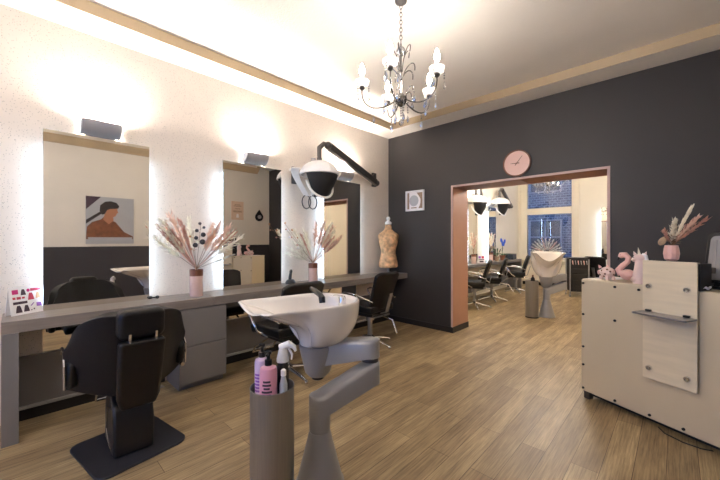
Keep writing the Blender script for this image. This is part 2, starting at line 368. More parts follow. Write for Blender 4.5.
# building across the street behind the window
bl = thing('facade', 'dark brick building across the street behind the far window', 'building', (0, 12, 0))
MB().box(-9, 4, 0, 0.5, -2, 9).build('brick_wall', M['brick'], bl)
for x, z in ((-5.2, 0.2), (-3.0, 0.2), (-0.8, 0.2), (-5.2, 3.4), (-3.0, 3.4), (-0.8, 3.4)):
    f = MB().box(x - 0.65, x + 0.65, -0.05, -0.001, z, z + 0.06).box(x - 0.65, x + 0.65, -0.05, -0.001, z + 1.94, z + 2).box(x - 0.65, x - 0.59, -0.05, -0.001, z + 0.06, z + 1.94).box(x + 0.59, x + 0.65, -0.05, -0.001, z + 0.06, z + 1.94).box(x - 0.03, x + 0.03, -0.05, -0.001, z + 0.06, z + 1.94).box(x - 0.59, x - 0.03, -0.05, -0.001, z + 1.2, z + 1.26).box(x + 0.03, x + 0.59, -0.05, -0.001, z + 1.2, z + 1.26).build('window_frame', M['bench2'], bl)
    MB().box(x - 0.59, x + 0.59, -0.02, -0.002, z + 0.06, z + 1.94).build('window_pane', M['dark'], f)
MB().box(-1.95, -1.75, -0.04, -0.001, 1.0, 3.0).build('bright_streak', M['streak'], bl)  # glowing strip standing in for the bright streak in the window glass
struct('ground', MB().box(-9, 9, YD + 0.15, 12, -0.4, -0.3), M['dark'])
# ------------------------------------------------------------------ styling bench along the left wall
BZ = 0.784; BF = 0.38
b = thing('styling_bench', 'long greyed oak styling bench along the speckled wall under three mirrors', 'bench', (0.002, 0, 0))
MB().box(0.0, BF, -4.30, -2.985, BZ - 0.076, BZ).build('worktop', M['bench'], b, bevel=0.002)
MB().box(0.0, BF, -2.982, -0.001, BZ - 0.076, BZ).build('worktop', M['bench'], b, bevel=0.002)
MB().box(0.0, BF, -4.30, -4.222, 0.0, BZ - 0.077).build('end_panel', M['bench2'], b, bevel=0.002)
for y0, y1 in ((-4.22, -3.285), (-2.865, -0.02)):
    MB().box(0.0, 0.03, y0, y1, 0.105, 0.46).build('back_panel', M['bench2'], b)
    MB().box(0.0, 0.045, y0, y1, 0.085, 0.108).build('foot_strip', M['silver'], b, bevel=0.002)
    MB().box(0.0, 0.02, y0, y1, 0.0, 0.084).build('plinth', M['black_skirt'], b)
c = thing('drawer_cabinet', 'grey two-drawer cabinet under the bench seam below the nearer flower vase', 'cabinet', (0, 0, 0))
MB().box(0.0, 0.355, -3.275, -2.870, 0.055, 0.700).build('body', M['bench2'], c, bevel=0.002)
MB().box(0.356, 0.374, -3.275, -2.870, 0.055, 0.372).build('drawer', M['bench2'], c, bevel=0.002)
MB().box(0.356, 0.374, -3.275, -2.870, 0.380, 0.695).build('drawer', M['bench2'], c, bevel=0.002)
MB().box(0.0, 0.325, -3.265, -2.880, 0.0, 0.054).build('plinth', M['bench2'], c)

# ------------------------------------------------------------------ mirrors with side light strips, and the uplights over them
MZ0, MZ1 = BZ + 0.001, 2.112
MY = [(-4.097, -3.427), (-2.775, -2.091), (-1.446, -0.763)]
ML = ['frameless backlit wall mirror nearest the camera, reflecting the portrait poster',
      'frameless backlit wall mirror in the middle, between the two flower vases on the bench',
      'frameless backlit wall mirror nearest the dress form, partly behind the hair dryer arm']
def mirror(y0, y1, label, z0=MZ0, z1=MZ1, lower=True, leds=True, group='backlit mirrors on the bench wall'):
    t = thing('wall_mirror', label, 'mirror', (0, (y0 + y1) / 2, z0), 0, group)
    h = (y1 - y0) / 2; dz = z1 - z0
    MB().box(0.084, 0.090, -h, h, 0, dz).build('glass', M['mirror'], t)
    MB().box(0.080, 0.0835, -h - 0.001, h + 0.001, 0, dz + 0.001).build('back_plate', M['edge'], t)
    if leds:
        for s in (-1, 1):
            q = MB()
            q.box(0.058, 0.078, min(s * (h - 0.006), s * (h - 0.018)), max(s * (h - 0.006), s * (h - 0.018)), 0.02, dz - 0.12)
            q.build('light_strip', M['led'], t)
        MB().box(0.0, 0.079, -h + 0.1, h - 0.1, 0.3, dz - 0.3).build('hanging_frame', M['blackp'], t)
    if lower:
        MB().box(0.0005, 0.008, -h, h, -0.32, -0.08).build('lower_glass', M['mirror'], t)
    return t
for (y0, y1), l in zip(MY, ML): mirror(y0, y1, l)
def uplight(y, label, z=2.14):
    t = thing('wall_uplight', label, 'wall lamp', (0, y, z), 0, 'trough uplights above the mirrors')
    prof = [(0.012, 0.0)] + [(0.012 + 0.115 * math.sin(R(a)), 0.100 * (1 - math.cos(R(a)))) for a in range(15, 91, 15)]
    inn = [(x - 0.006, zz + 0.006) for x, zz in prof[::-1]]
    q = MB(); n = len(prof)
    q.prism([(y_, z_) for y_, z_ in prof + inn], -0.125, 0.125, 'x')
    # prism along x gives (h, a, b): turn it so that the trough runs along y
    q.v = [Vector((v.y, v.x, v.z)) for v in q.v]
    q.build('trough', M['lampgrey'], t)
    for s in (-1, 1):
        p = MB(); p.prism(prof + [(0.012, 0.100)], 0.1255 * s, 0.131 * s, 'x'); p.v = [Vector((v.y, v.x, v.z)) for v in p.v]
        p.build('end_cap', M['white'], t)
    MB().box(0.0, 0.0115, -0.1, 0.1, 0.0, 0.095).build('back_plate', M['anthr'], t)
    MB().box(0.035, 0.075, -0.10, 0.10, 0.055, 0.068).build('light_tube', M['tube'], t)
    return t
uplight(-3.755, 'grey trough uplight above the mirror nearest the camera')
uplight(-2.40, 'grey trough uplight above the middle mirror')
uplight(-1.045, 'grey trough uplight above the mirror nearest the dress form, behind the dryer arm')

# ------------------------------------------------------------------ dried flower vases
def hairs(mb, base, tip, width, n=60, droop=0.0, rnd=random):
    base = Vector(base); tip = Vector(tip); ax = tip - base; Ln = ax.length; d = ax.normalized()
    s1 = d.orthogonal().normalized(); s2 = d.cross(s1)
    for k in range(n):
        t = rnd.uniform(0.0, 0.92); a = rnd.uniform(0, 6.283)
        o = base + ax * t + Vector((0, 0, -droop * t * t))
        side = s1 * math.cos(a) + s2 * math.sin(a)
        w = width * (0.55 + 0.9 * math.sin(math.pi * min(1, t * 0.85 + 0.12))) * rnd.uniform(0.6, 1.1)
        e = o + side * w + d * Ln * rnd.uniform(0.10, 0.22)
        q = d.cross(side).normalized() * 0.0036
        mid = (o + e) * 0.5 + side * w * 0.18
        mb.add([o - q, o + q, mid + q * 1.6, e, mid - q * 1.6], [(0, 1, 2, 4), (4, 2, 3)])
def plume(parent, m, mouth, dirv, stem_len, head_len, width, n=70, name='pampas_plume'):
    d = Vector(dirv).normalized(); mo = Vector(mouth); a = mo - d * 0.10
    a = Vector((mo.x + (a.x - mo.x) * .3, mo.y + (a.y - mo.y) * .3, mo.z - 0.12))
    b1 = mo + d * stem_len; e = b1 + d * head_len
    MB().tube([a, mo, b1, e], [0.0022, 0.0022, 0.002, 0.001], 6).build('stem', M['stem'], parent)
    q = MB(); hairs(q, b1 - d * 0.02, e, width, n); q.tube([b1, (b1 + e) / 2, e], [0.003, width * 0.34, 0.002], 7)
    return q.build(name, m, parent)
def grass(parent, m, mouth, dirv, length, k=5, name='dried_grass'):
    mo = Vector(mouth); q = MB(); rnd = random
    for i in range(k):
        d = (Vector(dirv).normalized() + Vector((rnd.uniform(-.05, .05), rnd.uniform(-.06, .06), rnd.uniform(-.04, .04)))).normalized()
        L_ = length * rnd.uniform(0.8, 1.05)
        q.tube([mo + Vector((0, 0, -0.1)), mo + d * 0.02, mo + d * L_ * .6, mo + d * L_], [0.0016, 0.0016, 0.0028, 0.0012], 5)
        hairs(q, mo + d * L_ * .55, mo + d * L_, 0.008, 14)
    return q.build(name, m, parent)
def berries(parent, mouth, dirv, length, cols, sizes, offs=0.03):
    mo = Vector(mouth); d = Vector(dirv).normalized(); s = d.cross(Vector((1, 0, 0))).normalized()
    st = MB().tube([mo + Vector((0, 0, -0.12)), mo, mo + d * length], 0.0018, 5).build('berry_stem', M['stem'], parent)
    for i, r in enumerate(sizes):
        t = 0.52 + 0.48 * i / (len(sizes) - 1)
        p = mo + d * length * t + s * (offs * (1 if i % 2 else -1) * (0.3 if i == len(sizes) - 1 else 1))
        q = MB().ball(p, r, n=12, m=8).tube([mo + d * length * (t - .05), p], 0.0012, 4)
        q.build('berry', M[cols[i % len(cols)]], st)
def vase(name, label, loc, h=0.245, r=0.058, group='dried flower vases on the bench'):
    t = thing(name, label, 'vase', loc, 0, group)
    MB().lathe([(r * .96, 0), (r, 0.006), (r, h * 0.76), (r * 0.93, h * 0.76), (r * 0.93, 0.012)], 28).build('vase', M['rose'], t)
    MB().lathe([(r, h * 0.761), (r * 1.01, h), (r * 0.92, h), (r * 0.92, h * 0.761)], 28, cap=False).build('neck_band', M['copper'], t)
    return t
v = vase('flower_vase', 'pink cylinder vase with blush plumes and dark berry stem beside the middle mirror', (0.215, -3.08, BZ))
mo = (0, 0, 0.25)
for dy, dz, dx, sl, hl, w, m in ((-.62, .78, .05, .22, .30, .030, 'pampas'), (-.85, .72, -.1, .20, .26, .030, 'pampas'), (-.40, .9, -.05, .22, .34, .032, 'blushp'), (-.72, 1.0, .2, .20, .36, .024, 'pampas'),
                                 (.45, .9, .0, .2, .30, .030, 'blushp'), (.62, .85, .1, .2, .32, .030, 'blushp'), (.80, .72, -.1, .24, .30, .032, 'pampas'), (1.0, .72, .15, .24, .28, .030, 'pampas'), (.30, .95, .1, .22, .24, .022, 'blushp'), (-.1, 1, -.15, .2, .30, .02, 'pampas')):
    plume(v, M[m], mo, (dx, dy, dz), sl, hl, w * 1.35, 85)
for dy, dz, dx, ln in ((-.55, .8, .15, .50), (-.30, .95, .1, .48), (-.8, .9, .1, .5), (.78, .8, .1, .5)):
    grass(v, M['mauvep'], mo, (dx, dy, dz), ln)
berries(v, mo, (.1, .06, 1), .42, ['berry'], [.022, .025, .018, .022, .016, .013, .014])
berries(v, mo, (.05, -.10, 1), .36, ['blond', 'pampas'], [.010, .012, .010, .011])
plume(v, M['palm'], mo, (.1, 1.2, .42), .18, .20, .010, 40, 'palm_spear')

v = vase('flower_vase', 'pink cylinder vase with pale plumes beside the mirror nearest the dress form', (0.235, -1.74, BZ), 0.235, 0.056)
mo = (0, 0, 0.24)
for dy, dz, dx, sl, hl, w, m in ((-.75, 1.0, .05, .20, .30, .028, 'pampas'), (-.30, 1, -.05, .16, .26, .028, 'pampas'), (.10, 1, .0, .2, .30, .026, 'blushp'), (.28, 1.0, .1, .22, .30, .028, 'blushp'),
                                 (.62, .9, .05, .22, .34, .028, 'blushp'), (.80, .85, -.08, .24, .32, .028, 'pampas'), (.95, .72, .1, .22, .32, .026, 'blushp'), (.55, 1.05, .1, .26, .3, .02, 'pampas')):
    plume(v, M[m], mo, (dx, dy, dz), sl, hl, w * 1.35, 85)
for dy, dz, dx, ln in ((.75, .8, .15, .48), (.95, .62, .1, .48), (.45, .95, .05, .48), (-.55, .9, .12, .42)):
    grass(v, M['mauvep'], mo, (dx, dy, dz), ln)
berries(v, mo, (.05, -.95, 1.05), .62, ['mauvep', 'blond'], [.010, .011, .010, .012, .010, .011])
berries(v, mo, (-.3, -.75, 1.0), .5, ['paper'], [.014, .016, .014, .015])
for k, (dy, dz, dx) in enumerate(((-.9, .62, -.45), (-.7, .85, -.4), (-1.0, .4, -.4), (-.5, .95, -.5))):
    plume(v, M['palm'], mo, (dx, dy, dz), .10, .26, .026, 60, 'palm_spear')

# ------------------------------------------------------------------ small things on the bench
ang = math.atan2(0.165, -0.105)
t = thing('tent_calendar', 'white tent card with pink hair-colour pictures on the near end of the bench', 'card', (0.105, -4.185, BZ), ang)
def card(tt, wd, ht, dp, prints):
    tilt = math.atan2(dp / 2, ht)
    hw = wd / 2
    MB().add([(-hw, -dp / 2, 0), (hw, -dp / 2, 0), (hw, 0, ht), (-hw, 0, ht), (-hw, -dp / 2 + .004, 0), (hw, -dp / 2 + .004, 0), (hw, .003, ht - .002), (-hw, .003, ht - .002)],
             [(0, 1, 2, 3), (7, 6, 5, 4), (0, 4, 5, 1), (3, 2, 6, 7), (0, 3, 7, 4), (1, 5, 6, 2)]).build('front_panel', M['paper'], tt)
    MB().add([(-hw, dp / 2, 0), (hw, dp / 2, 0), (hw, .003, ht), (-hw, .003, ht), (-hw, dp / 2 - .004, 0), (hw, dp / 2 - .004, 0), (hw, .0031, ht - .004), (-hw, .0031, ht - .004)],
             [(3, 2, 1, 0), (4, 5, 6, 7), (0, 1, 5, 4), (2, 3, 7, 6), (0, 4, 7, 3), (1, 2, 6, 5)]).build('rear_panel', M['paper'], tt)
    def put(u, v): return Vector((-hw + u * wd, -dp / 2 + (dp / 2) * v - 0.0008, v * ht))
    nrm = Vector((0, -1, dp / 2 / ht)).normalized()
    for name, m, poly in prints:
        q = MB(); a = [put(u, v) for u, v in poly]; n = len(a)
        q.add(a + [p + nrm * -0.0006 for p in a], [list(range(n)), list(range(n, 2 * n))[::-1]] + [(i, (i + 1) % n, n + (i + 1) % n, n + i) for i in range(n)])
        q.build(name, M[m], tt)
def rc(u0, v0, u1, v1): return [(u0, v0), (u1, v0), (u1, v1), (u0, v1)]
def blob(u, v, r, s=1.0, n=12): return [(u + r * math.cos(6.283 * k / n), v + r * s * math.sin(6.283 * k / n)) for k in range(n)]
def bust(u, v, s, m):   # head with long hair over shoulders, a printed picture
    return [('printed_picture', m, [(u - .085 * s, v - .10 * s), (u + .085 * s, v - .10 * s), (u + .06 * s, v + .05 * s), (u + .035 * s, v + .13 * s), (u - .035 * s, v + .13 * s), (u - .06 * s, v + .05 * s)])]
pr = [('printed_block', 'magenta', rc(.08, .74, .25, .90)), ('printed_line', 'redp', rc(.60, .80, .93, .90)), ('printed_block', 'magenta', blob(.54, .84, .05, 1.2)),
      ('printed_block', 'darkp', rc(.08, .38, .48, .47)), ('printed_line', 'redp', rc(.08, .56, .16, .64)), ('printed_line', 'redp', rc(.19, .55, .31, .64)), ('printed_line', 'redp', rc(.34, .56, .42, .63)),
      ('printed_block', 'violet', rc(.74, .22, .90, .36)), ('printed_line', 'violet', [(.56, .28), (.66, .38), (.68, .36), (.58, .26)]), ('printed_line', 'darkp', rc(.56, .10, .60, .13)), ('printed_line', 'darkp', rc(.64, .12, .68, .17))]
pr += bust(.39, .78, .9, 'darkp') + bust(.60, .60, 1.1, 'redp') + bust(.82, .62, 1.0, 'blond') + bust(.22, .19, 1.1, 'darkp') + bust(.44, .19, 1.0, 'darkp')
card(t, 0.205, 0.192, 0.06, pr)

t = thing('hair_clip', 'small black hair clip lying on the bench beside the mirror nearest the camera', 'hair clip', (0.10, -3.40, BZ))
MB().ball((0, -.022, .014), .018, .020, .014).tube([(0, -.02, .014), (0.01, .03, .012)], .006).build('jaw', M['blackp'], t)
MB().ball((0.01, .03, .014), .020, .016, .014).build('jaw', M['blackp'], t)

t = thing('clipper_charger', 'black hair clipper standing in its charger beside the middle mirror', 'clipper', (0.12, -1.985, BZ), R(20))
MB().lathe([(.055, 0), (.055, .02), (.04, .045), (.03, .05)], 20, 1, 1.25).build('charger', M['blackp'], t)
MB().at((0, -.015, .045), (R(-12), 0, 0)).lathe([(.018, 0), (.02, .03), (.017, .08), (.02, .1), (.012, .125)], 14, 1, .8).build('clipper', M['blackm'], t)

# dress form at the corner
t = thing('dress_form', 'golden brown dress form with white neck cap standing in the bench corner', 'dress form', (0.215, -0.27, BZ), R(40))
MB().lathe([(.10, 0), (.10, .008), (.03, .02), (.014, .03), (.014, .12)], 24).build('stand', M['steel'], t)
q = MB(); prof = [(.0, .085), (.142, .09), (.15, .12), (.146, .17), (.128, .25), (.108, .32), (.114, .37), (.138, .44), (.148, .49), (.150, .53), (.166, .58), (.146, .615), (.092, .645), (.058, .67), (.052, .72), (.050, .755)]
rows = []
n = 28
for i, (r, z) in enumerate(prof):
    row = []
    for k in range(n):
        a = 2 * math.pi * k / n; x = r * math.cos(a); y = r * .62 * math.sin(a)
        if .40 < z < .56 and math.sin(a) < 0:   # bust
            y -= .030 * math.exp(-((abs(x) - .065) / .045) ** 2) * math.exp(-((z - .47) / .05) ** 2)
        row.append((x, y, z))
    rows.append(row)
q.add([p for r in rows for p in r], [(i * n + k, i * n + (k + 1) % n, (i + 1) * n + (k + 1) % n, (i + 1) * n + k) for i in range(len(rows) - 1) for k in range(n)] + [list(range((len(rows) - 1) * n, len(rows) * n))])
q.build('torso', M['gold'], t, sub=1)
MB().lathe([(.05, .757), (.05, .79), (.03, .80), (.018, .81), (.026, .83), (.03, .85), (.02, .87), (.006, .875)], 20).build('neck_cap', M['white'], t)

# power lead under the bench
t = thing('power_lead', 'loose grey cable loops under the bench beside the drawer cabinet', 'cable', (0, 0, 0))
q = MB(); pts = [(0.16 + .05 * math.sin(i * .9), -3.72 + i * .030, .006 + .004 * abs(math.sin(i * 1.3))) for i in range(14)]
q.tube(pts, .0045, 6); q.tube([(x + .05 * math.cos(i), y, z + .003) for i, (x, y, z) in enumerate(pts)], .004, 6)
q.build('lead', M['silver'], t)
MB().box(.09, .14, -3.62, -3.38, 0.001, .035).build('socket_strip', M['white'], t, bevel=.004)

# on the dark wall
t = thing('wall_clock', 'round pink wall clock with copper rim on the dark wall over the opening', 'clock', (2.012, 0, 2.232))
def disc(r0, r1, y0, y1, m, name, n=40):
    q = MB(); q.lathe([(r0, y0), (r0, y1)] if r1 is None else [(r0, y0), (r0, y1), (r1, y1), (r1, y0)], n, cap=r1 is None)
    if r1 is not None:
        o = len(q.v); q.f += [(k, (k + 1) % n, 3 * n + (k + 1) % n, 3 * n + k) for k in range(n)]
    q.v = [Vector((v.x, -v.z, v.y)) for v in q.v]; return q.build(name, M[m], t)
disc(.147, None, .001, .022, 'clockface', 'face'); disc(.160, .1472, .001, .034, 'copper', 'rim')
def hand(a, ln, w, name):
    c, s = math.sin(R(a)), math.cos(R(a)); q = MB()
    q.add([(-c * .03 + s * w, y, -s * .03 - c * w) for y in (-.025, -.027)] + [(-c * .03 - s * w, y, -s * .03 + c * w) for y in (-.025, -.027)] + [(c * ln - s * w * .4, y, s * ln + c * w * .4) for y in (-.025, -.027)] + [(c * ln + s * w * .4, y, s * ln - c * w * .4) for y in (-.025, -.027)],
          [(0, 2, 4, 6), (7, 5, 3, 1), (0, 1, 3, 2), (2, 3, 5, 4), (4, 5, 7, 6), (6, 7, 1, 0)]); q.build(name, M['copper'], t)
hand(38, .105, .0045, 'minute_hand'); hand(-88, .072, .005, 'hour_hand')
q = MB().lathe([(.008, .022), (.008, .029)], 12); q.v = [Vector((v.x, -v.z, v.y)) for v in q.v]; q.build('hub', M['copper'], t)

t = thing('framed_print', 'small white framed picture on the dark wall between the dress form and the opening', 'picture', (0.528, 0, 1.90))
q = MB()
for x0, x1, z0, z1 in ((-.165, .165, .135, .155), (-.165, .165, -.155, -.135), (-.165, -.145, -.135, .135), (.145, .165, -.135, .135)): q.box(x0, x1, -.03, -.001, z0, z1)
q.build('frame', M['white'], t)
pc = MB().box(-.145, .145, -.012, -.001, -.135, .135).build('picture', M['paper'], t)
MB().box(-.140, -.105, -.0128, -.0121, -.125, .125).build('printed_band', M['taupe'], pc)
q = MB().prism([(x, z) for x, z in [(.06, -.12), (.135, -.12), (.135, .12), (.03, .12), (.07, .07), (.10, .02), (.10, -.03), (.085, -.08)]], -.0128, -.0121, 'y'); q.build('printed_leaves', M['taupe'], pc)
MB().prism([(-.02 + .085 * math.cos(a * .5236), .0 + .085 * math.sin(a * .5236)) for a in range(12)], -.0128, -.0121, 'y').build('printed_circle', M['greyp'], pc)
MB().box(-.07, .03, -.0128, -.0121, -.115, -.10).build('printed_line', M['taupe'], pc)
# ------------------------------------------------------------------ shampoo chair (front is local -Y)
def face(fx, fy): return math.atan2(fx, -fy)      # rotation that turns local -Y to (fx, fy)
t = thing('shampoo_chair', 'large black shampoo chair with headrest and wide wings on a floor plate', 'chair', (0.905, -3.735, 0), face(-1, 0.03))
MB().at((0, 0, 0), (0, 0, R(11))).prism(roundrect(-.245, .245, -.26, .26, .07), 0.0, 0.014).build('floor_plate', M['rubber'], t, bevel=.004)
q = MB(); q.prism([(-.17, .0145), (.15, .0145), (.155, .20), (.12, .30), (.03, .345), (-.12, .345), (-.16, .25)], -.105, .105, 'x')
ped = q.build('pedestal', M['blackp'], t, bevel=.018, seg=3)
for sx in (-1, 1):
    MB().tube([(sx * .107, .10, .30), (sx * .108, -.02, .27), (sx * .108, -.07, .12), (sx * .108, .02, .05), (sx * .108, .10, .06)], .004, 6).build('chrome_trim', M['chrome'], ped)
MB().cyl(.05, .345, .40).build('column', M['blackp'], t)
q = MB(); q.shell(lambda u, v: (-.21 + .42 * u, -.34 + .44 * v, .515 + .02 * math.cos(2 * (u - .5)) - .06 * max(0, .25 - v) ** 1), 10, 10, .075)
q.build('seat', M['black'], t, bevel=.02, seg=3)
MB().box(-.12, .12, -.25, .09, .402, .435).build('seat_frame', M['anthr'], t)
# wing-shaped back shell: wide at the top, wrapping forward at both sides
def back(u, v):
    x = (u - .5) * 2; a = abs(x)
    top = .875 - .10 * max(0, a - .45) ** 2 / .3 - .16 * max(0, a - .80) ** 2 / .04 * .35
    low = .365 + .07 * a
    z = low + (top - low) * v
    hw = .325 * (1 - .06 * (1 - v)) * (1 - .10 * max(0, v - .8) / .2 * (a ** 6))
    y = .17 + .10 * (z - .42) / .43 - .20 * a ** 2.2
    return (x * hw, y, z)
MB().shell(back, 24, 14, lambda u, v: -.075 * (1 - .45 * abs(2 * u - 1) ** 3)).build('backrest', M['black'], t, bevel=.022, seg=3)
q = MB(); q.prism([(-.085, .335), (.085, .335), (.105, .40), (.112, .745), (-.112, .745), (-.105, .40)], -.0, .075, 'y')
spine = MB().add([(p.x, p.y + .225 + .125 * (p.z - .42) / .43, p.z) for p in q.v], q.f).build('spine', M['black'], t, bevel=.018, seg=3)
hr = MB(); hr.prism(roundrect(-.112, .112, -.085, .085, .04), 0, .12, 'y')
MB().add([(p.x, p.y + .255 + .14 * p.z, p.z + .832) for p in hr.v], hr.f).build('headrest', M['black'], t, bevel=.028, seg=4)
for sx in (-1, 1):
    MB().rod((sx * .062, .378, .72), (sx * .062, .385, .79), .007).build('headrest_rod', M['chrome'], t)
    am = MB(); am.prism([(-.22, .455), (.05, .455), (.07, .49), (.07, .59), (.0, .64), (-.20, .63), (-.24, .59), (-.24, .48)], min(sx * .255, sx * .305), max(sx * .255, sx * .305), 'x')
    ar = am.build('armrest', M['black'], t, bevel=.02, seg=3)
    MB().tube([(sx * .311, .055, .46), (sx * .311, .055, .59), (sx * .311, -.01, .645), (sx * .311, -.20, .637), (sx * .311, -.245, .59)], .007, 8).build('chrome_trim', M['chrome'], ar)
q = MB(); q.v = []
b_ = MB(); b_.at((-.25, .205, .50), (R(90), 0, 0)).cyl(.012, 0, .02, 14); b_.build('recline_button', M['chrome'], t)
MB().tube([(-.12, -.16, .395), (-.12, -.36, .30), (-.12, -.46, .16), (.12, -.46, .16), (.12, -.36, .30), (.12, -.16, .395)], .011).build('footrest', M['chrome'], t)

# ------------------------------------------------------------------ styling chair (front is local -Y)
def styling_chair(name, label, loc, rz, group):
    t = thing(name, label, 'chair', loc, rz, group)
    MB().shell(lambda u, v: (-.235 + .47 * u, -.27 + .47 * v, .505 + .012 * math.cos(3 * (u - .5)) - .12 * max(0, .16 - v)), 8, 8, .085).build('seat', M['black'], t, bevel=.018, seg=3)
    MB().box(-.17, .17, -.18, .17, .375, .418).build('seat_pan', M['blackm'], t, bevel=.006)
    def bk(u, v):
        x = (u - .5) * 2; a = abs(x); z = .46 + .445 * v - .035 * max(0, a - .6) ** 2 / .16 * v
        w = .205 + .035 * v
        return (x * w, .205 + .13 * v ** 1.2 - .045 * a * a, z)
    MB().shell(bk, 12, 10, -.05).build('backrest', M['black'], t, bevel=.016, seg=3)
    q = MB(); q.prism([(-.03, .43), (.03, .43), (.03, .66), (-.03, .66)], 0, .012, 'y')
    MB().add([(p.x, p.y + .258 + .29 * (p.z - .46), p.z) for p in q.v], q.f).tube([(0, .262, .435), (0, .16, .40), (0, .05, .39)], .016, 8, .5).build('back_plate', M['steel'], t, bevel=.003)
    for sx in (-1, 1):
        MB().tube([(sx * .25, -.24, .635), (sx * .265, -.20, .655), (sx * .27, -.05, .650), (sx * .262, .10, .615), (sx * .235, .22, .575)], .013, 8, .7).tube([(sx * .25, -.24, .635), (sx * .262, -.225, .59), (sx * .255, -.10, .45), (sx * .19, -.03, .40)], .011, 8).build('armrest', M['chrome'], t)
    MB().cyl(.052, .30, .372).cyl(.030, .10, .30).build('column', M['steel'], t)
    q = MB().lathe([(.06, .055), (.06, .085), (.034, .11)], 20)
    for k in range(5):
        a = 2 * math.pi * k / 5 + .3; c, s = math.cos(a), math.sin(a)
        q.tube([(c * .03, s * .03, .075), (c * .16, s * .16, .055), (c * .30, s * .30, .022)], [.024, .020, .013], 8, .7)
        q.at((c * .30, s * .30, 0)).lathe([(.018, 0), (.02, .012), (.016, .022)], 12); q.at()
    q.build('star_base', M['chrome'], t)
    MB().tube([(-.10, -.12, .37), (-.12, -.36, .22), (-.12, -.40, .16), (.12, -.40, .16), (.12, -.36, .22), (.10, -.12, .37)], .011).build('footrest', M['chrome'], t)
    MB().tube([(0, .20, .375), (.0, .34, .35), (.02, .40, .24), (.04, .43, .21)], .010, 8).build('pump_lever', M['chrome'], t)
    return t
G1 = 'black styling chairs in the near room'; G2 = 'black styling chairs in the far room'
ch = styling_chair('styling_chair', 'black styling chair with chrome arms in the corner in front of the dress form', (.63, -1.15, 0), face(-1, -.08), G1)
dup(ch, (.69, -2.42, 0), face(-1, -.05), 'black styling chair in front of the middle mirror, half hidden behind the white wash basin', G1)

